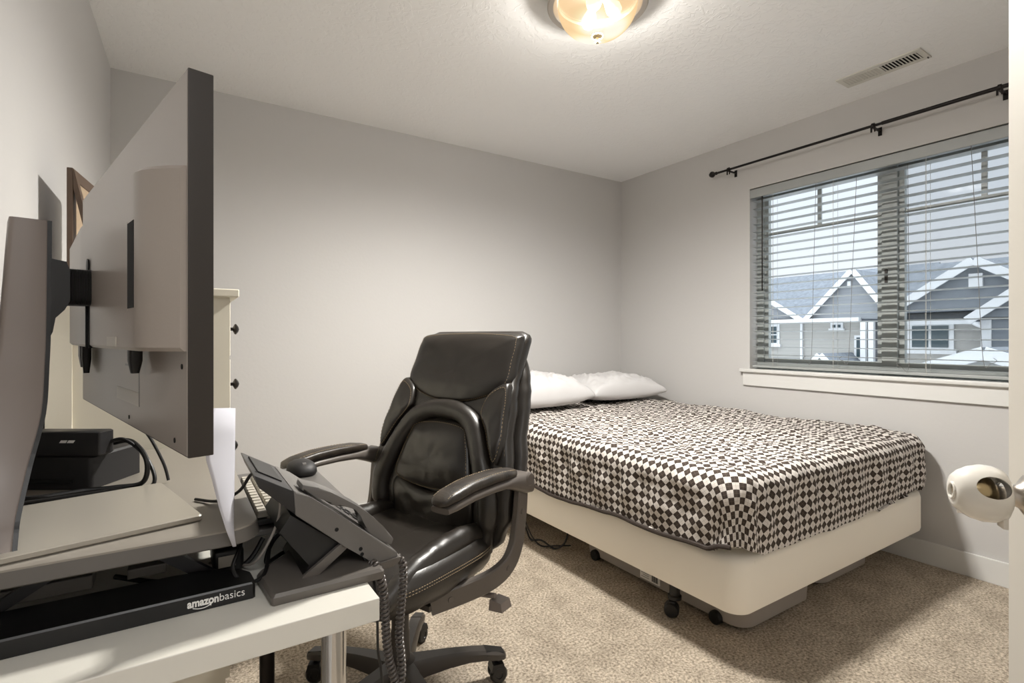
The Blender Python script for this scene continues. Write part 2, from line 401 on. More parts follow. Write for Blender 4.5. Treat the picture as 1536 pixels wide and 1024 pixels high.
# ceiling vent
V = thing('ceiling_vent', 'white rectangular register vent in the ceiling near the window', 'vent', (2.89,1.147,H))
x0,x1,y0,y1 = 2.825,2.957,.968,1.326
m = MB(); f=.022; zt=H-.006
g=f+.004; m.bb((x0,y0,zt),(x0+g,y1,H-.0001)); m.bb((x1-g,y0,zt),(x1,y1,H-.0001)); m.bb((x0+g,y0,zt),(x1-g,y0+f,H-.0001)); m.bb((x0+g,y1-f,zt),(x1-g,y1,H-.0001)); m.bb((x0+g,(y0+y1)/2-.004,zt),(x1-g,(y0+y1)/2+.004,H-.0001))
m.build('vent_frame','vent',V)
m = MB(); m.bb((x0+.01,y0+.01,H-.0012),(x1-.01,y1-.01,H-.0002)); m.build('duct_opening','hole',V)
n=11
for half in (0,1):
    m = MB()
    for k in range(n):
        if half == 0: yy = y0+f+(k+.5)*((y1-y0)/2-f-.004)/n; an=48
        else: yy = (y0+y1)/2+.004+(k+.5)*((y1-y0)/2-f-.004)/n; an=-42
        m.box(((x0+x1)/2,yy,H-.0045),(x1-x0-2*f-.006,.0105 if half else .008,.0012),R=Matrix.Rotation(math.radians(an*.45),3,'X'))
    m.build('louvers','vent',V)
m = MB(); m.bb((x1-f,y0+.006,zt-.005),(x1-f+.012,y0+.010,zt)); m.build('vent_lever','monside',V)

# ceiling lamp
lx, ly = 1.350, 1.484
LP = thing('ceiling_light', 'round brushed nickel flush ceiling light with a glowing frosted glass bowl', 'ceiling light', (lx,ly,H))
m = MB(); m.tubeprof([(0,0),(.165,0),(.168,.008),(.176,.012),(.176,.020),(.182,.024),(.186,.034),(.190,.040),(.190,.050),(.186,.053),(.168,.050),(.160,.044),(.148,.026),(.148,.020),(0,.018)],(lx,ly,H),(0,0,-1),64); m.build('metal_rim','nickel',LP,smooth=True,ang=25)
def domemat():
    m = bpy.data.materials.new('glowing frosted glass'); m.use_nodes = True; nt = m.node_tree; nt.nodes.clear(); L = nt.links
    out = nt.nodes.new('ShaderNodeOutputMaterial'); tr = nt.nodes.new('ShaderNodeBsdfTransparent'); tr.inputs[0].default_value=(1,.98,.94,1)
    em = nt.nodes.new('ShaderNodeEmission'); tc = nt.nodes.new('ShaderNodeTexCoord')
    prev = None
    for bp_ in BULBS:  # paint a soft hot spot into the glow near each bulb
        d = nt.nodes.new('ShaderNodeVectorMath'); d.operation = 'DISTANCE'; L.new(tc.outputs['Object'], d.inputs[0]); d.inputs[1].default_value = (bp_[0],bp_[1],-.155)
        mr = nt.nodes.new('ShaderNodeMapRange'); mr.interpolation_type='SMOOTHERSTEP'; mr.inputs[1].default_value=.02; mr.inputs[2].default_value=.105; mr.inputs[3].default_value=1; mr.inputs[4].default_value=0
        L.new(d.outputs['Value'], mr.inputs[0])
        if prev is None: prev = mr
        else:
            a = nt.nodes.new('ShaderNodeMath'); a.operation='MAXIMUM'; L.new(prev.outputs[0],a.inputs[0]); L.new(mr.outputs[0],a.inputs[1]); prev = a
    r = nt.nodes.new('ShaderNodeValToRGB'); r.color_ramp.elements[0].color = lin((244,208,158))+(1,); r.color_ramp.elements[1].color = (1.0,.98,.86,1)
    e = r.color_ramp.elements.new(.5); e.color = lin((255,236,186))+(1,)
    L.new(prev.outputs[0], r.inputs[0]); L.new(r.outputs[0], em.inputs[0]); em.inputs[1].default_value = .85
    mx = nt.nodes.new('ShaderNodeMixShader'); mx.inputs[0].default_value = .80
    L.new(tr.outputs[0], mx.inputs[1]); L.new(em.outputs[0], mx.inputs[2]); L.new(mx.outputs[0], out.inputs[0])
    return m
BULBS = []
for a in (215, 305, 80):
    BULBS.append((.062*math.cos(math.radians(a)), .062*math.sin(math.radians(a))))
M['dome'] = domemat()
prof = [(.150,.036),(.151,.046)]
for k in range(1,13):
    t = k/12*PI/2; prof.append((.150*math.cos(t)**.85, .046+.118*math.sin(t)))
prof[-1] = (0,.164)
m = MB(); m.tubeprof(prof,(lx,ly,H),(0,0,-1),64); m.build('glass_bowl','dome',LP,smooth=True,ang=80)
m = MB(); m.tubeprof([(0,.160),(.021,.162),(.021,.166),(.015,.172),(.008,.175),(.005,.180),(.008,.184),(.007,.189),(0,.191)],(lx,ly,H),(0,0,-1),24); m.build('finial','brass',LP,smooth=True)
M['bulb'] = mat('lit bulb', (255,240,210), .5, emit=(255,238,200), estr=3)
for (a,b) in BULBS:
    m = MB(); m.tubeprof([(0,0),(.014,.0),(.014,.02),(.024,.045),(.029,.062),(.024,.082),(.012,.092),(0,.094)],(lx+a*.4,ly+b*.4,H-.022),(a*1.4,b*1.4,-.12),20); m.build('bulb','bulb',LP,smooth=True)

# door and knob
dang_ = math.radians(23)
e0 = fr(.76,.726)
ud = fr(-math.cos(dang_),-math.sin(dang_)).normalized()     # from latch edge towards hinge
nd = fr(math.sin(dang_),-math.cos(dang_)).normalized()      # out of the visible face
D = thing('door_1', 'white painted bedroom door standing open at the right picture edge', 'door', (e0.x,e0.y,.01), 0); D['kind']='structure'
m = MB(); m.prism([e0+Vector((0,0,.012)), e0+ud*.78+Vector((0,0,.012)), e0+ud*.78-nd*.035+Vector((0,0,.012)), e0-nd*.035+Vector((0,0,.012))],(0,0,2.015)); m.build('door_leaf','doorpaint',D)
kb = e0+ud*.062; kb.z = .914
m = MB(); m.tubeprof([(0,0),(.030,0),(.030,.003),(.025,.007),(.017,.012),(.0125,.02),(.0115,.034),(.014,.040),(.0,.041)],kb,nd,40); m.build('knob_neck','nickel',D,smooth=True)
m = MB(); m.tubeprof([(0,.036),(.014,.038),(.022,.044),(.027,.054),(.0275,.066),(.023,.078),(.012,.084),(0,.085)],kb,nd,40); m.build('door_knob','brass',D,smooth=True)
# child-proof cover
KC = thing('door_knob_cover', 'glossy white child safety cover fitted over the door knob', 'knob cover', kb+nd*.065)
prof = []
for t,r in ((.029,.016),(.027,.027),(.031,.034),(.042,.0382),(.054,.0388),(.067,.0352),(.078,.029),(.0845,.0225),(.0862,.017),(.084,.0)):
    prof.append((r,t))
m = MB(); m.tubeprof(prof,kb,nd,56)
cov = m.build('cover_shell','knobw',KC,smooth=True,ang=70)
cov.data.polygons.foreach_set('use_smooth',[True]*len(cov.data.polygons))
so = cov.modifiers.new('so','SOLIDIFY'); so.thickness=.003; so.offset=-1
up = Vector((0,0,1)); camdir = (Vector((0,0,CH))-(kb+nd*.06)); cd = (camdir-nd*camdir.dot(nd)).normalized()
cuts=[]
def cutter(c, ax, r, sq, L):
    m = MB(); q = ax.to_track_quat('Z','Y').to_matrix()
    rings=[[c+q@Vector((r*math.cos(2*PI*k/32), r*sq*math.sin(2*PI*k/32), t)) for k in range(32)] for t in (0,L)]
    m.loft(rings); o = m.build('cutter','knobw'); cuts.append(o)
    md = cov.modifiers.new('b','BOOLEAN'); md.object=o; md.operation='DIFFERENCE'; md.solver='EXACT'
cutter(kb+nd*.050, (cd*.93+up*.22+nd*.0).normalized(), .0185, .8, .08)
cutter(kb+nd*.06, (nd*.9+cd*.2).normalized(), .010, .62, .08)
cutter(kb+nd*.050, (-cd*.93+up*.2).normalized(), .0175, .8, .08)
dg = bpy.context.evaluated_depsgraph_get()
# cutters lie in world space while the shell is offset by its parent: refresh transforms first
bpy.context.view_layer.update(); dg.update()
me = bpy.data.meshes.new_from_object(cov.evaluated_get(dg)); cov.modifiers.clear(); cov.data = me
for o in cuts: bpy.data.objects.remove(o)
for p in me.polygons: p.use_smooth = True
me.set_sharp_from_angle(angle=math.radians(40))
tip = kb+nd*.0965+cd*.004
q = nd.to_track_quat('Z','Y').to_matrix()
c2 = kb+nd*.0855+cd*.003
m = MB(); m.tube([c2+cd*.0115*math.cos(a)*1.0+(up*.0105)*math.sin(a)+nd*(.001) for a in [2*PI*k/24 for k in range(25)]],.0022,seg=8,sub=1); m.build('button_ring','knobw',KC,smooth=True)
m = MB(); m.box(kb+nd*.079+cd*.006-up*.025,(.003,.012,.006),R=q,bev=.001); m.build('cover_latch','knobw',KC,smooth=True)
m = MB(); m.box(kb+nd*.034+cd*.012-up*.0345,(.02,.02,.006),R=q,bev=.001); m.build('cover_tab','knobw',KC,smooth=True)

# ================================================================= BED
bx0, bx1, by0, by1 = 1.585, 3.115, 1.045, 3.08
zb, zt = .180, .382
BED = thing('bed', 'bed with a cream fabric box spring on black casters below the window', 'bed', (1.62+.7,2.05,0))
m = MB()
prof = [(.02,zb),(.004,zb+.006),(0,zb+.02),(0,zt-.035),(.006,zt-.012),(.03,zt)]
cxb, cyb, wb, lb = (bx0+bx1)/2,(by0+by1)/2,bx1-bx0,by1-by0
m.loft([rrect(wb-2*i,lb-2*i,.065-i*.6,z,8,cxb,cyb) for i,z in prof]); m.build('box_spring','boxspring',BED,smooth=True,ang=50)
m = MB(); m.tube([(bx0+.09,by0+.003,zb+.03),(bx0+.09,by0+.001,zt-.02)],.0012,seg=6,sub=1); m.build('corner_seam','boxspring',BED)
m = MB(); zt2=.625
prof = [(.05,zt+.002),(.035,zt+.02),(.034,zt+.05),(.034,zt2-.06),(.05,zt2-.02),(.08,zt2)]
m.loft([rrect(wb-2*i,lb-2*i,.10-i*.6,z,8,cxb,cyb) for i,z in prof]); m.build('mattress','boxspring',BED,smooth=True,ang=50)
m = MB()
for (x,y) in ((1.70,1.41),(1.70,2.72),(3.02,1.41),(3.02,2.72),(2.35,2.05)):
    pass
m.bb((bx0+.10,1.38,zb-.035),(bx1-.06,1.44,zb)); m.bb((bx0+.10,2.69,zb-.035),(bx1-.06,2.75,zb)); m.bb((bx0+.16,by0+.3,zb-.03),(bx0+.19,by1-.1,zb-.001)); m.bb((bx1-.19,by0+.3,zb-.03),(bx1-.16,by1-.1,zb-.001))
m.build('bed_rail','darkmetal',BED)
for (x,y) in ((1.695,1.405),(1.695,2.72),(3.0,1.405),(3.0,2.72)):
    m = MB(); m.tubeprof([(0,zb-.03),(.021,zb-.03),(.021,.095),(.027,.09),(.027,.078),(.012,.074),(0,.074)][::-1],(x,y,0),(0,0,1),20); lg = m.build('leg','black',BED,smooth=True)
    m = MB(); u = Vector((.8,.6,0)).normalized()
    for s in (-1,1): m.tubeprof([(0,-.012),(.024,-.012),(.029,-.006),(.030,0),(.029,.006),(.024,.012),(0,.012)],Vector((x,y,.033))+u*s*.0125+Vector((-u.y*.012,u.x*.012,0)),u,24)
    m.box((x-u.y*.01,y+u.x*.01,.055),(.034,.03,.03),R=Matrix.Rotation(math.atan2(u.y,u.x),3,'Z'),bev=.009)
    m.build('caster','black',lg,smooth=True)

# comforter: a square sheet folded down around the mattress
def comforter():
    th = .655; x0,x1,y0,y1 = bx0+.048, bx1-.045, by0+.046, by1-.42
    rc = .055
    R = .065
    def fold(e):                                 # distance past the fold line -> (out, down)
        L = R*PI/2
        if e <= 0: return 0,0
        if e < L:
            a = e/R; return R*math.sin(a), R*(1-math.cos(a))
        return R+ (e-L)*.0, R+(e-L)
    step = .0135; Hm = .34
    nx = int((x1-x0+2*Hm)/step); nyy = int((y1-y0+Hm+.36)/step)
    bm = bmesh.new(); uv = bm.loops.layers.uv.new('UVMap')
    V = {}; P = {}
    for j in range(nyy+1):
        for i in range(nx+1):
            px = x0-Hm+i*step; py = y0-Hm+j*step
            # inner rounded rect signed distance (open towards the head)
            cx = min(max(px, x0+rc), x1-rc); cy = max(py, y0+rc)
            dx, dy = px-cx, py-cy; dd = math.hypot(dx,dy)
            e = dd-rc
            side = abs(dx) > 1e-9 and abs(dy) < 1e-9
            # hem depth varies: a little longer towards the foot corner
            tt = py
            corner = 0
            if dd > 1e-6:
                an = abs(dx*dy)/(dd*dd)*2          # 1 at the diagonal
                corner = an
            hem = .303 + .016*noise.noise(Vector((px*2.3,py*2.3,1.1))) + .010*noise.noise(Vector((px*6,py*6,4.1)))
            if dy == 0 and dx < 0: hem += .004 + .045*max(0,min(1,(py-1.2)/1.6))
            if dy < 0 and dx == 0: hem += -.006 + .018*math.sin((px-1.6)*3)
            if dx > 0 and dy == 0: hem -= .02
            hem -= .028*corner
            ec = min(e, hem)
            if dd > 1e-9 and e > ec:
                k = (ec+rc)/dd; qx, qy = cx+dx*k, cy+dy*k
            else: qx, qy = px, py
            if e <= 0:
                X,Y,Z = px,py,th; nrm = Vector((0,0,1)); o = 0
            else:
                ux,uy = dx/dd, dy/dd
                o, dn = fold(ec)
                bx_, by_ = cx+ux*rc, cy+uy*rc
                X,Y,Z = bx_+ux*o, by_+uy*o, th-dn
                f = min(1, o/R); nrm = Vector((ux*f,uy*f,1-f)).normalized()
            # puckers of the quilting + long soft folds
            s = Vector((qx,qy,0))
            hfac = 1 if e <= 0 else .8
            dsp = .0085*noise.noise(s*9)+.0085*noise.noise(s*21+Vector((3,1,0)))+.0035*noise.noise(s*45)+.012*noise.noise(Vector((qx*2.6,qy*2.6,9)))
            qx_, qy_ = (qx+qy)/.19, (qx-qy)/.19
            quilt = abs(math.sin(qx_*PI))*abs(math.sin(qy_*PI))
            dsp += .006*quilt**.5
            if e > R*1.2:
                per = (qy if abs(dx)>abs(dy) else qx)
                if corner > .02: per = math.atan2(dy,dx)*.12
                g = min(1,(e-R*1.2)/.1)
                dsp += g*(.011*noise.noise(Vector((per*11,0,2)))+.006*math.sin(per*38+3*noise.noise(Vector((per*3,0,7)))))
                if corner > .02: dsp += g*corner*(.012*math.sin(math.atan2(dy,dx)*9)-.004)
                tuck = max(0,min(1,(ec-.2)/.09)); dsp = dsp*(1-.75*tuck)
            p = Vector((X,Y,Z))+nrm*dsp
            if p.x > WX-.012: p.x = WX-.012
            # the foot edge sags on the far side, a shallow hump in the middle
            V[i,j] = bm.verts.new(p); P[i,j] = (qx,qy,e>hem+step*1.5)
    for j in range(nyy):
        for i in range(nx):
            ks = ((i,j),(i+1,j),(i+1,j+1),(i,j+1))
            if all(P[k][2] for k in ks): continue
            try: f = bm.faces.new([V[k] for k in ks])
            except ValueError: continue
            f.smooth = True
            for lp,k in zip(f.loops, ks): lp[uv].uv = (P[k][0],P[k][1])
    loose = [v for v in bm.verts if not v.link_faces]; bmesh.ops.delete(bm, geom=loose, context='VERTS')
    bmesh.ops.recalc_face_normals(bm, faces=bm.faces)
    me = bpy.data.meshes.new('comforter'); bm.to_mesh(me); bm.free(); me.materials.append(M['check'])
    o = bpy.data.objects.new('comforter', me); COL.objects.link(o)
    so = o.modifiers.new('so','SOLIDIFY'); so.thickness = .012; so.offset = -1
    return o
cf = tag(comforter(), 'brown and white diamond check comforter spread over the bed', 'comforter')
m = MB(); pts=[]
for k in range(60):
    y = by0+.035+k*(2.62-by0-.035)/59
    # follow the lowest rim of the sheet on the open side
    best=None
    for v in cf.data.vertices:
        c = v.co
        if abs(c.y-y) < .01 and c.x < bx0+.05 and (best is None or c.z < best.z): best = c.copy()
    if best: pts.append(best+Vector((-.001,0,-.001)))
m.tube([p+Vector((-.004,0,.001)) for p in pts],.0085,seg=8,sub=2); m.build('piping','piping',cf,smooth=True)

def pillow(label, cx, cy, w, d, h, rz, seed, group):
    n = 44; top=[]; bot=[]
    ca, sa = math.cos(rz), math.sin(rz)
    bm = bmesh.new(); V={}
    for side in (1,-1):
        for j in range(n+1):
            for i in range(n+1):
                u,v = -1+2*i/n, -1+2*j/n
                edge = max(0,(1-abs(u)**2.6))*max(0,(1-abs(v)**2.6))
                pinch = 1-.09*(1-abs(v)**2)*abs(u)**3 - 0
                x = u*w/2*(1-.07*(1-v*v)*abs(u)**4); y = v*d/2*(1-.10*(1-u*u)*abs(v)**4)
                z = h*.5*edge**.42
                s = Vector((u*2,v*2,seed))
                wr = .024*noise.noise(Vector((u*6+v*1.5,v*2.5,seed)))+.015*noise.noise(Vector((u*13,v*7,seed+3)))
                wr += (.022 if seed < 5 else .004)*(abs(noise.noise(Vector((u*11+v*5,v*3-u*2,seed+20))))+.5*abs(noise.noise(Vector((u*22-v*9,v*6,seed+30)))))
                wr += .020*abs(noise.noise(Vector((u*5-v*4,v*5,seed+8))))
                z = side*z + (wr*min(1,edge*2.2) if side>0 else 0) + .01*noise.noise(Vector((u*4,v*4,seed+5)))*(1-edge)*.6
                if side<0: z = max(z*.55,-h*.25)
                V[side,i,j] = bm.verts.new((cx+x*ca-y*sa, cy+x*sa+y*ca, .69+h*.2+z))
        for j in range(n):
            for i in range(n):
                f = bm.faces.new([V[side,i,j],V[side,i+1,j],V[side,i+1,j+1],V[side,i,j+1]]); f.smooth=True
    bmesh.ops.remove_doubles(bm, verts=bm.verts, dist=.006)
    bmesh.ops.recalc_face_normals(bm, faces=bm.faces)
    me = bpy.data.meshes.new('pillow'); bm.to_mesh(me); bm.free(); me.materials.append(M['pillow'])
    for v in me.vertices: v.co.z = max(v.co.z, .661)
    o = bpy.data.objects.new('pillow', me); COL.objects.link(o); tag(o,label,'pillow',group)
pillow('wrinkled white pillow on the bed beside the chair back', 1.985, 2.84, .74, .50, .27, .03, 2.0, 'white pillows at the bed head')
pillow('smooth white pillow on the bed in the room corner', 2.735, 2.88, .70, .52, .23, -.05, 11.0, 'white pillows at the bed head')

# storage bins under the bed
def bin_(name, label, x0,y0,x1,y1, wheels, lab=False):
    T = thing(name, label, 'storage bin', ((x0+x1)/2,(y0+y1)/2,0), 0, 'storage bins under the bed')
    m = MB(); prof=[(.02,.012),(0,.02),(-.006,.125),(-.012,.128),(-.012,.137),(.01,.138)]
    cx,cy = (x0+x1)/2,(y0+y1)/2
    m.loft([rrect(x1-x0-2*i,y1-y0-2*i,.07,z,7,cx,cy) for i,z in prof]); m.build('bin_body','bin',T,smooth=True)
    for y in wheels:
        m = MB(); m.tubeprof([(0,-.014),(.024,-.014),(.0265,-.010),(.0265,.010),(.0,.014)],(x0-.006,y,.0265),(1,0,0),24); m.build('wheel','black',T,smooth=True)
    if lab:
        m = MB(); m.bb((x0-.0125,1.565,.034),(x0-.005,1.68,.088),bev=.003); l=m.build('label','textw',T)
        m = MB()
        for k in range(9): m.bb((x0-.0135,1.572+k*.0042,.042),(x0-.0125,1.572+k*.0042+(.0026 if k%3 else .0015),.078))
        m.build('barcode','phoned',l)
        m = MB()
        for k in range(4): m.bb((x0-.0135,1.625,.045+k*.009),(x0-.0125,1.625+.045-.01*(k%2),.0465+k*.009))
        m.build('print_lines','phone',l)
bin_('storage_bin','long grey plastic storage bin on wheels under the near side of the bed',1.80,1.17,2.3,2.08,(1.285,1.985),True)
bin_('storage_bin','grey plastic storage bin under the bed towards the window wall',2.42,1.2,2.9,2.05,(1.3,1.9))
# loose black cable under the bed
m = MB(); m.tube([(1.66,2.55,.16),(1.66,2.42,.06),(1.655,2.36,.012),(1.67,2.28,.03),(1.70,2.2,.006),(1.74,2.16,.05),(1.80,2.2,.14)],.005,seg=8)
m.tube([(1.68,2.5,.15),(1.65,2.36,.05),(1.66,2.28,.006),(1.7,2.2,.02),(1.76,2.14,.03)],.004,seg=8)
tag(m.build('power_cable','black',smooth=True),'black cable looping down under the bed side behind the chair','cable')

# ================================================================= DRESSER + picture frame
dx0, dx1, dy0, dy1, dzt = -.262, .130, 1.70, 2.50, 1.265
dy0 = 1.66
DR = thing('dresser', 'cream chest of drawers with dark knobs standing behind the monitor', 'dresser', ((dx0+dx1)/2,(dy0+dy1)/2,0))
m = MB(); m.bb((dx0-.005,dy0-.02,dzt-.022),(dx1+.022,dy1+.02,dzt),bev=.003); m.build('top','dresser',DR)
m = MB(); zb_=.175; s=.05; xi0,xi1 = dx0,dx1
m.bb((xi0,dy0+.008,zb_+.02),(xi1-.002,dy1-.008,dzt-.022))
for y0,y1 in ((dy0,dy0+.01),(dy1-.01,dy1)):
    m.bb((xi0,y0,zb_),(xi0+s,y1,dzt-.022)); m.bb((xi1-s,y0,zb_),(xi1,y1,dzt-.022)); m.bb((xi0+s,y0,dzt-.07),(xi1-s,y1,dzt-.022)); m.bb((xi0+s,y0,zb_),(xi1-s,y1,zb_+.06))
m.build('body','dresser',DR)
for (x,y) in ((xi0+.02,dy0+.02),(xi1-.03,dy0+.03),(xi0+.02,dy1-.03),(xi1-.03,dy1-.03)):
    m = MB(); m.bb((x-.02,y-.02,0),(x+.02,y+.02,zb_+.02)); m.build('leg','dresser',DR)
rows = [1.155,.99,.80,.60,.40]
for r_,z in enumerate(rows):
    h = .155 if r_<2 else .185
    cols = ((dy0+.03,(dy0+dy1)/2-.006),((dy0+dy1)/2+.006,dy1-.03)) if r_<2 else ((dy0+.03,dy1-.03),)
    for (a,b) in cols:
        m = MB(); m.bb((xi1-.004,a,z-h/2),(xi1+.004,b,z+h/2),bev=.002); d = m.build('drawer','dresser',DR)
        ys = (a+.11,b-.11) if r_>=2 else (a+.08,)
        for yy in ys:
            m = MB(); m.tubeprof([(0,0),(.005,0),(.005,.012),(.015,.017),(.0165,.021),(.009,.027),(0,.030)],(xi1+.004,yy,z),(1,0,0),20); m.build('knob','darkmetal',d,smooth=True)
PF = thing('picture_frame', 'brown wooden picture frame with an easel strut standing on the dresser', 'picture frame', (-.245,1.83,dzt), math.radians(-8))
fw_, fh_ = .26, .325
m = MB(); b_=.03
for lo,hi in (((0,0,0),(.014,b_,fh_)),((0,fw_-b_,0),(.014,fw_,fh_)),((0,b_,0),(.014,fw_-b_,b_)),((0,b_,fh_-b_),(.014,fw_-b_,fh_))): m.bb(lo,hi,bev=.002)
m.build('frame','wood',PF)
m = MB(); m.bb((.005,b_,b_),(.011,fw_-b_,fh_-b_)); m.build('backing_board','board',PF)
m = MB(); m.bb((-.001,b_-.004,b_-.004),(.003,fw_-b_+.004,fh_-b_+.004)); m.build('picture','paper',PF)
m = MB(); m.prism([(.014,.000,fh_-.004),(.016,.0,fh_-.004),(.062,.0,.10),(.075,.0,.0),(.066,.0,.0),(.05,.0,.10),(.0145,.0,.27)],(0,.022,0)); m.build('easel_strut','wood',PF)

# ================================================================= HOUSES outside
def house_prism(m, X, pts, thick):
    P = [onX(a,b,X) for a,b in pts]; m.prism(P,(thick,0,0))
def strip(m, X, a, b, w, t):                       # board between two picture points, width w metres
    A, B_ = onX(*a,X), onX(*b,X); d = (B_-A).normalized(); n = Vector((0,-d.z,d.y))
    m.prism([A+n*w/2,B_+n*w/2,B_-n*w/2,A-n*w/2],(t,0,0))
G = -3.3
m = MB(); m.bb((WX+1.5,-25,G-.1),(80,60,G)); struct(m.build('ground','ground'),'pale ground outside far below the window','ground')
XA = 26.0
HA = thing('house', 'grey house with two gables seen through the left half of the window', 'house', onX(1220,540,XA).xy.to_3d()+Vector((3,0,G)))
yl, yr = onX(1060,480,XA).y, onX(1300,480,XA).y
ze = onX(1200,480,XA).z
m = MB(); m.bb((XA,yr,G),(XA+8,yl,ze+.05)); m.build('wall','sidetaupe',HA)
zr = onX(1215,412,XA+4).z
m = MB(); m.prism([(XA-.25,yr-1.4,ze),(XA+4,yr-1.4,zr),(XA+8.3,yr-1.4,ze),(XA+8.3,yr-1.4,ze-.12),(XA-.25,yr-1.4,ze-.12)],(0,yl-yr+1.4,0)); m.build('main_roof','roof',HA)
def gable(hp, pk, lf, rt, X, sid, name='gable', back=5, tw=.22, ov=.18, apron=0, tn=[0]):
    P,Lf,Rt = onX(*pk,X), onX(*lf,X), onX(*rt,X)
    m = MB(); pts=[P,Lf,Rt]
    if apron: pts=[P,Lf,Lf-Vector((0,0,apron)),Rt-Vector((0,0,apron)),Rt]
    m.prism(pts,(back,0,0)); g = m.build(name,sid,hp)
    m = MB()
    for E in (Lf,Rt):
        d=(E-P).normalized(); n = Vector((0,-d.z,d.y));
        if n.z<0: n=-n
        E2 = E+d*.2
        m.prism([P,E2,E2+n*.14,P+n*.14],(back+ov,0,0)); 
    bmesh.ops.translate(m.bm, vec=(-ov,0,0), verts=m.bm.verts)
    m.build('gable_roof','roof',g)
    m = MB()
    for E in (Lf,Rt):
        d=(E-P).normalized(); n = Vector((0,-d.z,d.y));
        if n.z<0: n=-n
        E2 = E+d*.22; jj = .012 if E is Rt else 0
        m.prism([P+n*.15+Vector((-jj,0,0)),E2+n*.15+Vector((-jj,0,0)),E2+n*(.15-tw)+Vector((-jj,0,0)),P+n*(.15-tw)+Vector((-jj,0,0))],(-.06,0,0))
    bmesh.ops.translate(m.bm, vec=(-ov,0,0), verts=m.bm.verts)
    m.build('rake_board','housetrim',g)
    return g
g1 = gable(HA,(1281,407),(1214,478),(1342,478),XA-.3,'sidegrey')
g2 = gable(HA,(1110,424),(1199,478),(1040,478),XA-.3,'sidegrey')
m = MB()
m.bb((XA-.55,yr+.1,ze-.16),(XA,yl,ze+.04)); m.build('fascia','housetrim',HA)
def win(hp, X, x0,x1,y0,y1, tr=.11, mull=True, sill=True, split=None):
    A,B_ = onX(x0,y0,X), onX(x1,y1,X)
    m = MB(); m.bb((X-.07,B_.y-tr,B_.z-tr),(X,A.y+tr,A.z+tr))
    if sill: m.bb((X-.13,B_.y-tr*1.6,B_.z-tr*1.6),(X,A.y+tr*1.6,B_.z-tr*.4))
    w = m.build('window','housetrim',hp)
    m = MB()
    if mull:
        mid=(A.y+B_.y)/2; m.bb((X-.09,mid+.04,B_.z),(X-.06,A.y,A.z)); m.build('pane','houseglass',w); m=MB(); m.bb((X-.09,B_.y,B_.z),(X-.06,mid-.04,A.z))
    elif split:
        mid=(A.z+B_.z)/2; m.bb((X-.09,B_.y,mid+.03),(X-.06,A.y,A.z)); m.build('pane','houseglass',w); m=MB(); m.bb((X-.09,B_.y,B_.z),(X-.06,A.y,mid-.03))
    else: m.bb((X-.09,B_.y,B_.z),(X-.06,A.y,A.z))
    m.build('pane','houseglass',w)
win(HA,XA,1150,1166,490,514,.14,False,True,True)
win(HA,XA,1250,1262,487,491,.1)
win(HA,XA,1286,1291,506,536,.1,False,False)
v=MB(); a,b=onX(1272,422,XA-.3),onX(1277,431,XA-.3); v.bb((XA-.38,b.y,b.z),(XA-.3,a.y,a.z)); v.build('gable_vent','housetrim',g1)
m = MB(); a=onX(1204,482,XA); m.bb((XA-.14,a.y-.05,onX(1204,540,XA).z),(XA-.02,a.y+.05,a.z)); m.build('downspout','housetrim',HA)
m = MB(); 
for px in (1296,1308): a=onX(px,482,XA-.5); m.bb((XA-.62,a.y-.1,G),(XA-.42,a.y+.1,a.z))
m.build('corner_column','housetrim',HA)
m = MB(); m.bb((XA+.5,yr-2.5,G),(XA+8,yr,ze)); m.build('side_wall','sidegrey',HA)
g3 = gable(HA,(1233,533),(1213,556),(1256,556),XA-2.5,'sidepale',back=2.5,tw=.2,apron=2)
m = MB(); zz=onX(1175,541,XA-1).z
m.prism([(XA-1.8,onX(1225,560,XA).y,zz-.9),(XA,onX(1225,560,XA).y,zz+.1),(XA,onX(1225,560,XA).y,zz-.3)],(0,6,0)); m.prism([(XA-1.9,yr-2.5,zz-.8),(XA,yr-2.5,zz-.1),(XA,yr-2.5,zz-.5)],(0,2.9,0)); m.build('porch_roof','roof',HA)

XB = 20.0
HB = thing('house', 'slate grey house with a white vented gable seen through the right half of the window', 'house', onX(1440,540,XB).xy.to_3d()+Vector((3,0,G)))
pk = onX(1463.6,388,XB); Lf = onX(1336,468,XB); dy = Lf.y-pk.y
ze = onX(1400,478,XB).z
def px_of(p):
    fw = p.x*SN+p.y*CS; la_ = p.x*CS-p.y*SN
    return 768+F*la_/fw, HZ-F*(p.z-CH)/fw
Rt = Vector((XB,pk.y-dy,Lf.z)); 
yl, yr = onX(1334,480,XB).y, onX(1640,480,XB).y
m = MB(); m.bb((XB+.2,yr,G),(XB+9,yl,ze)); m.build('wall','sidetaupe',HB)
m = MB(); m.bb((XB-.1,onX(1473,480,XB).y,ze-.18),(XB+.2,yl,ze-.02)); m.build('fascia','housetrim',HB)
zr = onX(1440,392,XB+4).z
ya = onX(1377,398,XB+4).y; yb_ = onX(1334,445,XB+.2).y
bm_ = MB(); A=[Vector((XB,yb_,ze)),Vector((XB,yr,ze)),Vector((XB+8.5,yr,ze)),Vector((XB+8.5,yb_,ze)),Vector((XB+4,ya,zr)),Vector((XB+4,yr,zr))]
vs=[bm_.bm.verts.new(p) for p in A]
for f in ((0,4,5,1),(1,5,2),(2,5,4,3),(3,4,0),(0,1,2,3)): bm_.bm.faces.new([vs[k] for k in f])
bm_.build('main_roof','roof',HB)
g4 = gable(HB,(1463.6,392),(1338,470),px_of(Rt),XB-.2,'sideslate',back=4,tw=.25)
v=MB(); a,b=onX(1454.5,411,XB-.2),onX(1475.5,432,XB-.2); v.bb((XB-.3,b.y,b.z),(XB-.2,a.y,a.z)); gv=v.build('gable_vent','housetrim',g4)
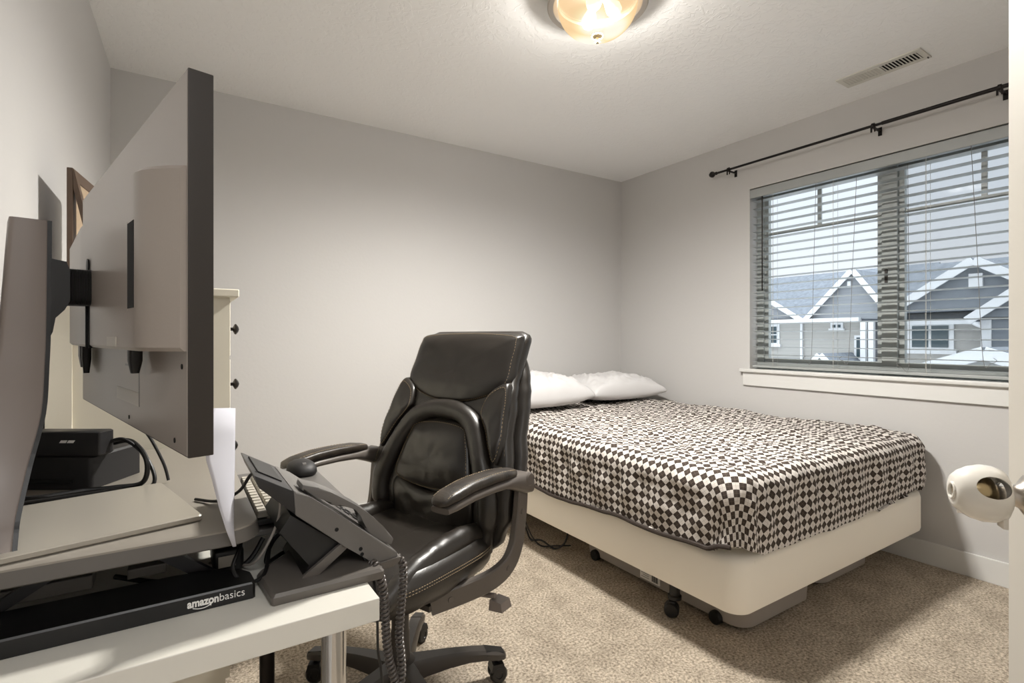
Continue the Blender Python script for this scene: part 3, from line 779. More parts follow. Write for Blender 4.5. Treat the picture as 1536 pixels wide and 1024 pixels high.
v=MB(); mid=(a.y+b.y)/2
for k in range(5): z=b.z+(k+.7)*(a.z-b.z)/6; v.bb((XB-.31,b.y+.06,z),(XB-.3,mid-.03,z+.02)); v.bb((XB-.31,mid+.03,z),(XB-.3,a.y-.06,z+.02))
bmesh.ops.delete(v.bm,geom=list(v.bm.verts),context='VERTS')
for k in range(5):
    z=b.z+(k+.7)*(a.z-b.z)/6; v=MB(); v.bb((XB-.31,b.y+.06,z),(XB-.3,a.y-.06,z+.02)); v.build('louver','sidegrey',gv)
win(HB,XB+.2,1369.5,1424,489,521,.13)
g5 = gable(HB,(1540,430),(1468,475),(1620,475),XB-1.2,'sideslate',back=1.5,tw=.24)
m = MB(); m.bb((XB-1.1,yr,G),(XB+.2,onX(1476,500,XB-1.1).y,ze-.1)); m.build('bay_wall','sideslate',HB)
m = MB(); a=onX(1479,500,XB-1.15); m.bb((XB-1.16,a.y-.11,G),(XB-1.1,a.y+.11,ze-.1)); m.build('corner_board','housetrim',HB)
m = MB(); a=onX(1462,480,XB-.1); b=onX(1475,490,XB-.3); m.tube([a,a+Vector((0,0,-.1)),b,b+Vector((0,-.1,-.05))],.06,seg=8); m.build('downspout','housetrim',HB,smooth=True)
P=onX(1480,527,XB-4); Lf=onX(1385,554,XB-4); Rt=Vector((XB-4,P.y-(Lf.y-P.y),Lf.z))
g6 = gable(HB,(1480,529),(1385,554),px_of(Rt),XB-4,'sidepale',back=4,tw=.3,apron=2)

# ================================================================= DESK
DZ = .74
ex, ey0, ey1 = .258, .762, 1.635
DK = thing('desk', 'off white desk with chrome post legs in the near left corner', 'desk', (0,1.2,0))
m = MB(); m.bb((-.30,ey0,DZ-.034),(ex,ey1,DZ),bev=.0015); m.build('desk_top','desk',DK)
for (x,y,mm) in ((ex-.041,ey0+.105,'chrome'),(ex-.041,ey1-.04,'darkmetal'),(-.25,ey0+.105,'chrome'),(-.25,ey1-.04,'chrome')):  # dark metal puts shade into the colour of the far chrome leg
    m = MB(); m.tubeprof([(0,0),(.022,0),(.022,.012),(.0195,.014),(.0195,DZ-.037),(.045,DZ-.036),(.045,DZ-.0342),(0,DZ-.0341)],(x,y,0),(0,0,1),32); m.build('leg',mm,DK,smooth=True)

# sit-stand desk riser
RZ0, RZ1 = .824, .848
RS = thing('desk_riser', 'grey standing desk riser with a black printed base on the desk', 'desk riser', (-.1,1.2,DZ))
def rr_poly(x0,y0,x1,y1,r,z,n=8,skip=()):
    out=[]
    for (cx,cy,a0,key) in ((x1-r,y1-r,0,'tr'),(x0+r,y1-r,90,'tl'),(x0+r,y0+r,180,'bl'),(x1-r,y0+r,270,'br')):
        for k in range(n+1):
            a=math.radians(a0+90*k/n); out.append(Vector((cx+r*math.cos(a),cy+r*math.sin(a),z)))
    return out
m = MB(); m.loft([rr_poly(-.287,.866,.108,1.597,.042,RZ1-.004),rr_poly(-.287,.866,.108,1.597,.042,RZ1-.001),rr_poly(-.285,.868,.106,1.595,.040,RZ1)]); rt=m.build('riser_top','riser',RS,smooth=True,ang=30)
m = MB(); m.loft([rr_poly(-.288,.865,.1105,1.598,.044,RZ0),rr_poly(-.29,.863,.1125,1.60,.045,RZ0+.002),rr_poly(-.287,.866,.1085,1.597,.042,RZ1-.0035)]); m.build('riser_edge','riseredge',RS,smooth=True,ang=30)
def footbar(y0,y1,name):
    m = MB(); pts=[(-.29,y0),(.098,y0),(.1015,y0+.003),(.102,y0+.008),(.100,y0+.04),(.09,y0+.058),(.07,y0+.072),(.04,y0+.084),(0,y1),(-.29,y1)]
    r0=[Vector((x,y,DZ+.0005)) for x,y in pts]; cx,cy=-.1,(y0+y1)/2
    r1=[Vector((x,y,DZ+.022)) for x,y in pts]; r2=[Vector((cx+(x-cx)*.992,cy+(y-cy)*.965,DZ+.0245)) for x,y in pts]
    m.loft([r0,r1,r2]); return m.build(name,'black',RS)
fb = footbar(.863,.953,'riser_base'); footbar(1.47,1.56,'riser_base')
for yb2 in (.95,1.47):
    for (xa,xb,w) in ((-.24,-.12,.09),(.03,-.06,.05)):
        m = MB(); m.prism([(xa,yb2+.005,DZ+.012),(xa+.03,yb2+.005,DZ+.012),(xb+.03,yb2+.005,RZ0),(xb,yb2+.005,RZ0)],(0,.012,0)); m.build('lift_arm','phoned',RS)
m = MB(); m.bb((-.2,.965,DZ+.025),(-.1,1.01,DZ+.045),bev=.002); m.bb((-.06,.97,DZ+.025),(-.01,1.0,DZ+.04),bev=.002); m.build('bracket','riseredge',RS)
# base colour of the near bar is dark grey on its front face: printed lettering in white
h = onY(281,900,.8628); h2 = onY(367,890,.8628)
wid = h2.x-h.x
Mx = Matrix.Translation(Vector((h.x,.8626,DZ+.0085))-RS.location) @ Matrix.Rotation(PI/2,4,'X')
sz=.0155
o1,w1 = text_mesh('bold_print','amazon',sz,'textw',fb,Mx,bold=.0005,scalex=1.0)
k = (wid*.535)/w1
for v in o1.data.vertices:
    v.co.x = (h.x-RS.location.x)+(v.co.x-(h.x-RS.location.x))*k
Mx2 = Matrix.Translation(Vector((h.x+wid*.54,.8626,DZ+.0085))-RS.location) @ Matrix.Rotation(PI/2,4,'X')
o2,w2 = text_mesh('light_print','basics',sz,'textw',fb,Mx2,bold=-.0001)
k = (wid*.46)/w2; bx_=h.x+wid*.54-RS.location.x
for v in o2.data.vertices: v.co.x = bx_+(v.co.x-bx_)*k
m = MB(); X0=h.x+wid*.09; X1=h.x+wid*.40; zz=DZ+.0066
m.tube([(X0,.8626,zz),((X0*2+X1)/3,.8626,zz-.0022),((X0+2*X1)/3,.8626,zz-.0022),(X1,.8626,zz+.0004)],.0006,seg=6)
m.prism([(X1-.0032,.8626,zz+.0012),(X1+.001,.8626,zz+.0016),(X1-.0002,.8626,zz-.0022),(X1-.001,.8626,zz+.0002)],(0,-.0004,0))
m.build('smile_mark','textw',fb)
# keyboard tray of the riser
m = MB(); m.bb((.108,.99,.786),(.300,1.42,.798),bev=.003); m.build('keyboard_tray','phone',RS)
m = MB(); m.bb((.02,1.05,.7985),(.113,1.08,RZ0)); m.bb((.02,1.34,.7985),(.113,1.37,RZ0)); m.bb((.02,1.05,.789),(.109,1.08,.7985)); m.bb((.02,1.34,.789),(.109,1.37,.7985)); m.build('tray_bracket','black',RS)

KB = thing('keyboard', 'slim keyboard with pale grey keys on the riser tray behind the desk phone', 'keyboard', (.172,1.15,.7985))
m = MB(); m.bb((.117,1.005,.7985),(.228,1.305,.810),bev=.003); m.build('keyboard_case','black',KB)
proto=None
for r_ in range(5):
    for c_ in range(14):
        if proto is None:
            mk = MB(); mk.loft([rrect(.0172,.0172,.002,0,2),rrect(.0165,.0165,.002,.005,2),rrect(.0135,.0135,.002,.009,2)]); proto = mk.build('key','key',KB,off=(0,0,0)); k_=proto
        else:
            k_ = proto.copy(); COL.objects.link(k_); k_.parent=KB
        k_.location = Vector((.131+r_*.0205, 1.021+c_*.0205, .8095+.0015*(4-r_)*.4))-KB.location
MS = thing('computer_mouse', 'black computer mouse at the far end of the riser tray', 'mouse', (.262,1.355,.7985))
m = MB(); rings=[]
for z,s_ in ((0,.93),(.005,1.0),(.013,.98),(.021,.86),(.027,.62),(.029,.3)):
    rings.append([Vector((.262+.033*s_*math.copysign(abs(math.cos(a))**.8,math.cos(a)),1.355+.055*s_*math.copysign(abs(math.sin(a))**.8,math.sin(a)),.7985+z)) for a in [2*PI*k/28 for k in range(28)]])
m.loft(rings); m.build('mouse_body','blackrub',MS,smooth=True,ang=60)
m = MB(); m.cyl((.258,1.325,.8215),(.266,1.325,.8215),.007,seg=16); m.build('scroll_wheel','phone',MS,smooth=True)

# ================================================================= MONITOR
MO = thing('monitor', 'large grey monitor seen from behind and edge on, above the near desk corner', 'monitor', (-.075,1.033,RZ1), math.radians(103))
hw=.386; zb2,zt2=.153,.571
m = MB(); m.bb((-hw+.0012,-.004,zb2+.0012),(hw-.0012,0.0004,zt2-.0012)); m.build('back_panel','mongrey',MO)
m = MB(); m.bb((-hw-.0008,-.025,zb2-.0008),(hw+.0008,-.0002,zt2+.0008),bev=.001); bz=m.build('bezel','monside',MO)
m = MB(); m.bb((-hw+.008,-.0256,zb2+.012),(hw-.008,-.0250,zt2-.008)); m.build('screen','black',MO)
rings=[]
def bl(s):
    t=min(1,max(0,(s-.002)/.058)); a=.004+.033*math.sin(t*PI/2)**.9
    t2=min(1,max(0,(.772-s)/.30)); return a*(.6+.4*t2)
N=60
for i in range(N+1):
    s_=.004+(.752)*i/N; b_=bl(s_); x=-hw+s_
    ztop=.467
    r=.004
    rings.append([Vector((x,-.001,.267)),Vector((x,b_-r,.267)),Vector((x,b_,.267+r)),Vector((x,b_,ztop-r)),Vector((x,b_-r,ztop)),Vector((x,-.001,ztop))])
m = MB(); m.loft(rings); m.build('rear_housing','mongrey',MO,smooth=True,ang=30)
m = MB(); m.bb((-hw+.061,.0345,.315),(-hw+.094,.0373,.412)); hs=m.build('vent_slot','hole',MO)
m = MB(); m.bb((-hw+.094,.034,.313),(-hw+.096,.0374,.414)); m.build('slot_rim','mongrey',hs)
m = MB(); m.bb((-.010,.02,.266),(-.002,.0375,.34)); m.bb((.003,.02,.266),(.009,.040,.34)); m.build('housing_gap','hole',MO)
m = MB(); m.bb((-.225,.033,.271),(-.165,.0382,.283)); m.build('port_label','silver',MO)
m = MB(); m.bb((-hw+.235,.0,.186),(-hw+.395,.0008,.205)); m.build('sticker','silver',MO)
m = MB(); m.bb((-hw+.232,.0,.186),(-hw+.238,.0006,.243)); m.bb((-hw+.238,.0,.24),(-hw+.33,.0006,.243)); m.build('sticker_edge','phone',MO)
for (x,z0_,z1_,w) in ((-.19,.235,.268,.022),(.27,.225,.268,.03),(.235,.215,.268,.012)):
    m = MB(); m.loft([rrect(w,.014,.003,z1_,3,x,.012),rrect(w,.014,.003,(z0_+z1_)/2,3,x,.012),rrect(w*.5,.009,.003,z0_,3,x,.012)]); m.build('cable_plug','black',MO,smooth=True)
for x,z in ((-hw+.05,.165),(-hw+.02,.25),(-hw+.30,.165)):
    m = MB(); m.cyl((x,.0,z),(x,.0012,z),.003,seg=12); m.build('screw','hole',MO)
# stand
m = MB(); st=[(.008,.108,.122,.235),(.03,.098,.120,.215),(.05,.086,.117,.198),(.106,.060,.105,.170),(.175,.045,.090,.150),(.24,.039,.086,.141),(.30,.035,.084,.135),(.449,.030,.0825,.126)]
rings=[]
for z,h_,y0_,y1_ in st:
    rings.append([Vector(p)+Vector((0,(y0_+y1_)/2,0)) for p in rrect(2*h_,y1_-y0_,.006,z,3)])
# smooth between the stations
fine=[]
for i in range(len(rings)-1):
    for k in range(4):
        t=k/4; p0=rings[max(i-1,0)];p1=rings[i];p2=rings[i+1];p3=rings[min(i+2,len(rings)-1)]
        fine.append([.5*((2*b)+(c-a)*t+(2*a-5*b+4*c-d)*t*t+(3*b-a-3*c+d)*t**3) for a,b,c,d in zip(p0,p1,p2,p3)])
fine.append(rings[-1])
m.loft(fine); stn=m.build('stand_column','stand',MO,smooth=True,ang=40)
rings=[[Vector((p.x*.8,(p.y),p.z)) for p in r] for r in []]
m = MB(); pr=[]
for f in fine:
    y0_=min(p.y for p in f); h_=max(p.x for p in f); z=f[0].z
    pr.append([Vector((-h_-.0006,y0_+.004,z)),Vector((-h_-.0006,y0_-.001,z)),Vector((h_+.0006,y0_-.001,z)),Vector((h_+.0006,y0_+.004,z))])
m.loft(pr); m.build('column_front','black',stn)
m = MB(); pb=[(.083,.395),(.066,.392),(.062,.38),(.062,.335),(.068,.322),(.078,.31),(.081,.29),(.083,.285)]
m.prism([(-.034,y,z) for y,z in pb],(.068,0,0)); m.build('arm_bracket','black',stn)
m = MB(); rings=[]
for k in range(37):
    y=.030+.034*k/36; e=.0009*(k%2)
    rings.append([Vector((p.x,y,.357+p.y)) for p in rrect(.062-2*e,.054-2*e,.012,0,5)])
m.loft(rings); m.build('ribbed_arm','blackrub',MO,smooth=True,ang=80)
m = MB(); m.tubeprof([(0,0),(.010,0),(.011,.003),(0,.004)],(-.0,.036,.392),(0,1,0),20); m.build('mount_button','black',MO,smooth=True)
# foot plate
m = MB(); r0=rrect(.256,.235,.006,.002,4,.002,.032); 
m.loft([rrect(.250,.229,.005,.0003,4,.002,.032),rrect(.256,.235,.006,.003,4,.002,.032),rrect(.256,.235,.006,.0085,4,.002,.032),rrect(.253,.232,.005,.010,4,.002,.032)]); m.build('stand_base','base',MO,smooth=True,ang=30)

# black equipment box and small computer behind the stand
BX = thing('black_box','low matte black box on the riser under the small dark computer','box',(-.165,1.33,RZ1+.0005),math.radians(-33))
m = MB(); m.loft([rrect(.17,.13,.008,0,3),rrect(.17,.13,.008,.058,3),rrect(.162,.122,.006,.062,3)]); m.build('box_body','blackrub',BX,smooth=True)
m = MB(); m.loft([rrect(.1,.004,.0015,.012,2,.0,-.066),rrect(.1,.004,.0015,.02,2,0,-.066)]); m.build('slot','hole',BX)
PC = thing('mini_computer','small dark computer with a pale two pane window mark, on top of the black box','computer',(-.172,1.276,RZ1+.063),math.radians(-33))
m = MB(); m.loft([rrect(.150,.032,.004,.0,3),rrect(.156,.036,.004,.003,3),rrect(.156,.036,.004,.043,3),rrect(.150,.032,.003,.045,3)]); pcb=m.build('case','phoned',PC,smooth=True)
m = MB()
for a in (.004,.018): m.prism([(a,-.0183,.0245),(a+.012,-.0183,.0245),(a+.0155,-.0183,.0295),(a+.0035,-.0183,.0295)],(0,-.0003,0))
m.build('window_mark','textw',PC)

def cable(name, label, pts, r=.0028, mm='black', cat='cable', group=None):
    m = MB(); m.tube(pts,r,seg=8,sub=8); o = tag(m.build(name,mm,smooth=True),label,cat,group); return o
cable('power_cable','black cable bundle dropping from the small computer onto the riser beside the monitor foot',[(-.10,1.27,.925),(-.07,1.24,.93),(-.045,1.20,.90),(-.05,1.20,.858),(-.09,1.205,.853),(-.14,1.21,.853),(-.19,1.20,.853),(-.23,1.21,.853)],.0045)
cable('power_cable','thinner black cable crossing the riser towards the left wall behind the stand',[(-.108,1.245,.93),(-.08,1.235,.935),(-.045,1.215,.90),(-.035,1.19,.8525),(-.10,1.19,.852),(-.2,1.18,.852),(-.26,1.175,.852)],.0035)
cable('monitor_cable','black cable hanging from the monitor underside near its far edge',[(-.115,1.30,1.09),(-.112,1.29,1.04),(-.09,1.26,.98),(-.05,1.24,.95),(-.02,1.22,.89),(-.01,1.21,.853)],.0028,'phoned')
cable('phone_cable','black cable arching from the riser edge to the top of the desk phone',[(.03,1.05,.851),(.06,1.0,.856),(.085,.93,.885),(.098,.90,.915),(.104,.885,.922)],.0025)
cable('power_cable','black cable loop hanging under the riser corner beside the phone',[(.09,.965,.812),(.088,.93,.80),(.075,.905,.775),(.09,.89,.755),(.118,.90,.757),(.135,.96,.78),(.15,1.02,.782)],.003)
cable('power_cable','black cable lying on the desk under the riser behind the printed base',[(.13,1.0,.78),(.10,.99,.745),(.04,.975,.745),(-.02,.99,.745),(-.08,1.05,.745)],.004)
cable('power_cable','pale grey cable curving down from the phone back to the desk',[(.142,.90,.868),(.140,.905,.84),(.128,.92,.80),(.110,.945,.762),(.09,.99,.745),(.05,1.03,.744)],.0022,'bin')
cable('power_cable','black cable running behind the flat grey box to the phone stand',[(.20,1.03,.745),(.16,1.0,.746),(.13,.965,.75),(.145,.99,.775),(.18,1.0,.80)],.0035)
AD = thing('power_adapter','black power adapter brick on the desk under the riser corner','adapter',(.075,1.02,DZ))
m = MB(); m.box((.075,1.02,DZ+.0205),(.045,.09,.038),bev=.006,seg=3); m.build('adapter_body','black',AD,smooth=True)
m = MB(); m.bb((.06,.9745,DZ+.012),(.085,.975,DZ+.03)); m.build('adapter_label','silver',AD)

# paper sheet
rows=[(612,318,353,.655,.765),(650,308,352.5,.66,.762),(690,309,352,.665,.760),(720,318,351.5,.685,.758),(760,328,351,.705,.756),(795,339,350.5,.73,.754),(820,349,350,.748,.752)]
def pt(px,py,d): return fr(d,ratio(px)*d,CH+(HZ-py)/F*d)
R1=[]
for (y,a,b,da,db) in rows:
    R1.append([pt(a+(b-a)*k/8,y,da+(db-da)*k/8)+Vector((.004*math.sin(k/8*PI),0,0)) for k in range(9)])
m = MB(); m.grid(R1); pa=m.build('paper_sheet','paper',smooth=True,ang=180); so=pa.modifiers.new('so','SOLIDIFY'); so.thickness=.0003
tag(pa,'white paper sheet hanging point down at the near monitor corner','paper')

# ================================================================= PHONE
PY=.85
PB = thing('dock_box','flat dark grey box under the desk phone','box',(.2,.9,DZ))
poly=[(.120,.819),(.282,.819),(.286,.823),(.286,.985),(.165,.985),(.155,.965),(.112,.920),(.109,.912),(.117,.822)]
cx,cy=.2,.9
m = MB(); m.loft([[Vector((cx+(x-cx)*.985,cy+(y-cy)*.985,DZ+.0003)) for x,y in poly],[Vector((x,y,DZ+.003)) for x,y in poly],[Vector((x,y,DZ+.012)) for x,y in poly],[Vector((cx+(x-cx)*.955,cy+(y-cy)*.955,DZ+.0165)) for x,y in poly]]); m.build('box_body','dock',PB,smooth=True,ang=30)
PH = thing('desk_phone','charcoal desk phone tilted on its stand at the desk edge, handset in its cradle','phone',(.24,.93,DZ+.017))
def prof_y(pts,Y): return [onY(a,b,Y) for a,b in pts]
def slabp(name,pts,Y0,th,mm,parent,bev=.003):
    P=prof_y(pts,Y0); m=MB(); m.prism(P,(0,th,0))
    if bev: bmesh.ops.bevel(m.bm,geom=list(m.bm.edges),offset=bev,segments=2,profile=.6,affect='EDGES')
    return m.build(name,mm,parent,smooth=True,ang=30)
body=slabp('phone_body',[(440,735),(467,746),(516,776),(596,828),(598,838),(570,848),(557,842),(516,819),(443,773)],PY,.185,'phone',PH)
slabp('display_module',[(380,712),(439,735.5),(449,742),(446,774),(428,761),(388,732)],PY+.002,.185,'phoned',PH)
slabp('front_lip',[(560,846),(596,836),(602,834),(600,842),(590,850),(568,857)],PY-.004,.19,'dock',PH,.002)
slabp('stand_strut',[(512,815),(522,821),(459,881),(447,872)],PY+.004,.008,'dock',PH,.001)
slabp('stand_body',[(436,772),(521,821),(462,879),(448,872),(466,847),(418,800)],PY+.013,.15,'black',PH,.002)
m = MB(); p=onY(391,713.5,PY+.03); m.box(p+Vector((-.001,-.02,.0)),(.009,.012,.004),R=Matrix.Rotation(math.radians(30),3,'Y'),bev=.002); m.build('message_light','red',PH,smooth=True)
hs=slabp('handset',[(454,726.5),(478,731),(498,739),(516,748),(535,758),(552,769),(575,789),(591,808),(588,817),(576,816),(560,806),(547,794),(548,781),(543,769),(534,761),(521,756.5),(508,760),(496,757),(476,743),(452,736)],PY+.012,.045,'phone',PH,.0035)
# rows of buttons on the tilted face
a=onY(452,741,PY); b=onY(596,828,PY); u=(b-a).normalized(); nn=Vector((-u.z,0,u.x)); 
if nn.z<0: nn=-nn
ang=math.atan2(-u.z,u.x)
mk=MB(); mk.loft([rrect(.013,.011,.002,0,2),rrect(.0115,.0095,.002,.0035,2)]); bp0=mk.build('button','phoned',PH,off=(0,0,0))
first=True
for r_ in range(4):
    for c_ in range(3):
        o = bp0 if first else bp0.copy()
        if not first: COL.objects.link(o); o.parent=PH
        first=False
        o.location = a+u*(.10+r_*.019)+Vector((0,.095+c_*.022,0))+nn*.0002-PH.location
        o.rotation_euler=(0,ang,0)
a3=onY(381,712,PY);b3=onY(439,735.5,PY);u3=(b3-a3).normalized();n3=Vector((-u3.z,0,u3.x)); m=MB(); m.box((a3+b3)/2+Vector((0,.10,0))+n3*.0006,(.04,.12,.002),R=Matrix.Rotation(math.atan2(-u3.z,u3.x),3,'Y')); m.build('display','black',PH)
for px,py in ((505,794),(541,823),(543,831)):
    m=MB(); c=onY(px,py,PY); m.cyl(c+Vector((0,-.0006,0)),c+Vector((0,.002,0)),.0032,seg=12); m.build('screw_hole','hole',PH)
# coiled cord
def coil(path, R_, r_, pitch, name, parent, mm):
    P=smooth_path(path,14); L=[0]
    for i in range(1,len(P)): L.append(L[-1]+(P[i]-P[i-1]).length)
    tot=L[-1]; n=int(tot/pitch*16); pts=[]; up=Vector((0,1,0)); j=0
    for i in range(n+1):
        s=tot*i/n
        while j<len(L)-2 and L[j+1]<s: j+=1
        t=(s-L[j])/max(1e-9,L[j+1]-L[j]); p=P[j].lerp(P[j+1],t)
        d=(P[min(j+2,len(P)-1)]-P[max(j-1,0)]).normalized(); up=(up-d*up.dot(d)).normalized(); v=d.cross(up)
        th=2*PI*s/pitch; rr=R_*min(1,.3+s/.02,.3+(tot-s)/.02)
        pts.append(p+up*rr*math.cos(th)+v*rr*math.sin(th))
    m=MB(); m.tube(pts,r_,seg=6,sub=1); return m.build(name,mm,parent,smooth=True,ang=80)
cp=[onY(*q) for q in ((552,842,.87),(561,846,.845),(569,858,.832),(575,885,.835),(577.5,915,.838),(579,950,.84),(583,985,.842),(590,1012,.843),(596,1030,.844),(602,1015,.846),(602,985,.848),(599,950,.848),(602,905,.85),(605,870,.85),(604,845,.852),(597,832,.86))]
coil(cp,.0052,.0027,.0078,'handset_cord',PH,'cord')
m=MB(); m.tube([onY(*q) for q in ((545,835,.87),(556,852,.86),(562,880,.84),(566,930,.838),(567,975,.838),(571,1000,.838),(574,1040,.838))],.0022,seg=8); m.build('line_cord','black',PH,smooth=True)

# ================================================================= CHAIR
CX = fr(1.62,-.348)
CR = math.radians(113)
CHR = thing('office_chair','black leather high back office chair with padded arms facing the desk','office chair',(CX.x,CX.y,0),CR)
def yb(z):                                        # front face of the backrest
    K=[(.42,-.145),(.50,-.145),(.60,-.140),(.70,-.152),(.80,-.184),(.90,-.226),(1.0,-.272),(1.10,-.320),(1.16,-.350)]
    for (a,va),(b,vb) in zip(K,K[1:]):
        if z<=b: t=max(0,(z-a)/(b-a)); t=t; return va+(vb-va)*t
    return K[-1][1]
def wid_(z):
    K=[(.44,.21),(.50,.272),(.58,.302),(.66,.304),(.74,.292),(.82,.274),(.88,.268),(.94,.256),(.985,.240),(1.02,.234),(1.08,.236),(1.12,.235),(1.142,.222),(1.152,.19)]
    for (a,va),(b,vb) in zip(K,K[1:]):
        if z<=b: t=max(0,(z-a)/(b-a)); t=t*t*(3-2*t); return va+(vb-va)*t
    return K[-1][1]
def sell(hw_,hd,z,cy,n=40,ex_=3.2):
    out=[]
    for k in range(n):
        a=2*PI*k/n; c,s=math.cos(a),math.sin(a)
        out.append(Vector((hw_*math.copysign(abs(c)**(2/ex_),c), cy+hd*math.copysign(abs(s)**(2/ex_),s), z)))
    return out
rings=[]
zs=[.44+.712*i/56 for i in range(57)]
for z in zs:
    t=(z-.44)/.712
    hd=.050*(1-max(0,(z-1.10)/.055)**2*.5) if z>1.10 else .050
    if z<.5: hd*= .6+.4*(z-.44)/.06
    hd=max(hd,.02)
    # side wings come forward
    ring=sell(wid_(z),hd,z,yb(z)-.055)
    for p in ring:
        q=abs(p.x)/wid_(z); p.y += .030*q**3*(1 if z<.95 else max(0,1-(z-.95)/.06)*1)
        p += Vector((0,0,0))
        wr=.004*noise.noise(Vector((p.x*9,p.z*14,2)))+.003*noise.noise(Vector((p.x*30,p.z*18,5)))
        if p.y>yb(z)-.055: p.y+=wr
        p.x+=.003*noise.noise(Vector((p.z*20,p.x*3,8)))
    rings.append(ring)
m=MB(); m.loft(rings); m.build('backrest','leather',CHR,smooth=True,ang=70)
# outer back shell that shows as a rim behind the wings
rings=[]
for z in zs[8:50]:
    ring=sell(wid_(z)+.012-max(0,z-.98)**2*6,.036,z,yb(z)-.088,40,3.6); rings.append(ring)
m=MB(); m.loft(rings); m.build('back_shell','leather',CHR,smooth=True,ang=70)
def catmull_closed(P,sub):
    n=len(P); out=[]
    for i in range(n):
        a,b,c,d=P[(i-1)%n],P[i],P[(i+1)%n],P[(i+2)%n]
        for k in range(sub):
            t=k/sub
            out.append(tuple(.5*((2*b[q])+(c[q]-a[q])*t+(2*a[q]-5*b[q]+4*c[q]-d[q])*t*t+(3*b[q]-a[q]-3*c[q]+d[q])*t**3) for q in (0,1)))
    return out
def pad(name,out,T,mm,parent,base=.0,pw=3,seed=1,wr=.004,rings_n=12,stitch=None,yfun=None):
    O=catmull_closed(out,6); n=len(O); cx=sum(p[0] for p in O)/n; cz=sum(p[1] for p in O)/n
    yf=yfun or yb
    bm_=MB(); R_=[]
    for j in range(rings_n+1):
        r=1-j/rings_n*.985; r=r if j else 1.0
        r=1-(j/rings_n)**1.4*.985
        ring=[]
        for (x,z) in O:
            X=cx+(x-cx)*r; Z=cz+(z-cz)*r
            h=T*max(0,1-r**pw)**.5
            w=wr*(noise.noise(Vector((X*16,Z*22,seed)))+.6*noise.noise(Vector((X*45,Z*30,seed+4))))*min(1,(1-r)*4)
            ring.append(Vector((X,yf(Z)+base+h+w,Z)))
        R_.append(ring)
    back=[Vector((p.x,p.y-.02,p.z)) for p in R_[0]]
    bm_.loft([back]+R_); o=bm_.build(name,mm,parent,smooth=True,ang=80)
    if stitch:
        st=MB(); r=stitch; acc=0; last=None; on=True
        for k in range(n+1):
            x,z=O[k%n]; X=cx+(x-cx)*r; Z=cz+(z-cz)*r; p=Vector((X,yf(Z)+base+T*max(0,1-r**pw)**.5+.0012,Z))
            if last is not None:
                d=p-last; L_=d.length; c=0
                nst=max(1,int(L_/.007))
                for q in range(nst): st.cyl(last+d*((q+.15)/nst),last+d*((q+.7)/nst),.0009,seg=4)
            last=p
        st.build('stitching','stitch',o)
    return o
# headrest
pad('headrest',[(-.20,1.141),(0,1.150),(.20,1.141),(.228,1.115),(.230,1.05),(.230,.985),(.190,.945),(.10,.915),(0,.905),(-.10,.915),(-.190,.945),(-.230,.985),(-.230,1.05),(-.228,1.115)],.036,'leather',CHR,-.012,4,1,.0035,stitch=.955)
# arch bolster round the lumbar panel
m=MB(); P=[]
for x,z in ((-.222,.47),(-.236,.56),(-.234,.64),(-.202,.72),(-.168,.79),(-.130,.845),(-.068,.876),(0,.884),(.068,.876),(.130,.845),(.168,.79),(.202,.72),(.234,.64),(.236,.56),(.222,.47)): P.append((x,yb(z)+.004,z))
m.tube(P,lambda t:.034*(1 if .06<t<.94 else .75),seg=16,sub=6)
for v in m.bm.verts:
    w=.0035*noise.noise(Vector((v.co.x*18,v.co.y*18,v.co.z*30)))+.002*noise.noise(v.co*60); v.co.y+=w
m.build('side_bolster','leather',CHR,smooth=True,ang=80)
pad('lumbar_panel',[(-.108,.838),(0,.850),(.108,.838),(.134,.80),(.158,.72),(.166,.655),(.09,.632),(0,.625),(-.09,.632),(-.166,.655),(-.158,.72),(-.134,.80)],.034,'leather',CHR,.002,3,5,.004,stitch=.93)
pad('lower_panel',[(-.16,.645),(0,.618),(.16,.645),(.178,.58),(.165,.50),(.11,.475),(0,.47),(-.11,.475),(-.165,.50),(-.178,.58)],.030,'leather',CHR,.0,3,9,.006)
for s in (-1,1):
    pad('side_pad',[(s*.175,.950),(s*.230,.980),(s*.250,.94),(s*.258,.88),(s*.268,.80),(s*.255,.735),(s*.228,.77),(s*.200,.825),(s*.168,.87),(s*.158,.90)],.022,'leather',CHR,.004,3,20+s,.004,stitch=.9,yfun=lambda z:yb(z)+.006)
    st=MB()
    for off in (.0,.010):
        pts=smooth_path([(s*(wid_(z)-.014-off),yb(z)-.018+(.016 if z<.97 else .006),z) for z in [1.12-.09*k/1.2 for k in range(7)]],6)
        for i in range(0,len(pts)-1):
            d=pts[i+1]-pts[i]; q=max(1,int(d.length/.007))
            for k in range(q): st.cyl(pts[i]+d*((k+.1)/q),pts[i]+d*((k+.65)/q),.0009,seg=4)
    st.build('stitching','stitch',CHR)
# seat
def seat_ring(z,sx,sy,cy,ex_=3.4,n=48): return sell(sx,sy,z,cy,n,ex_)
rings=[seat_ring(.415,.215,.22,.03),seat_ring(.425,.245,.245,.03),seat_ring(.45,.262,.262,.03),seat_ring(.475,.266,.268,.03),seat_ring(.50,.262,.262,.03),seat_ring(.522,.245,.24,.025),seat_ring(.533,.20,.20,.02),seat_ring(.530,.12,.12,.01),seat_ring(.527,.04,.04,.0)]
for r_ in rings:
    for p in r_:
        f=max(0,(p.y-.1)/.2); p.z-=.030*f*f
        p.z+=.006*noise.noise(Vector((p.x*12,p.y*12,3)))+.004*noise.noise(Vector((p.x*30,p.y*30,6)))
        p.x+=.004*noise.noise(Vector((p.y*20,p.z*25,1))); p.y+=.003*noise.noise(Vector((p.x*20,p.z*25,4)))
m=MB(); m.loft(rings); seat=m.build('seat','leather',CHR,smooth=True,ang=80)
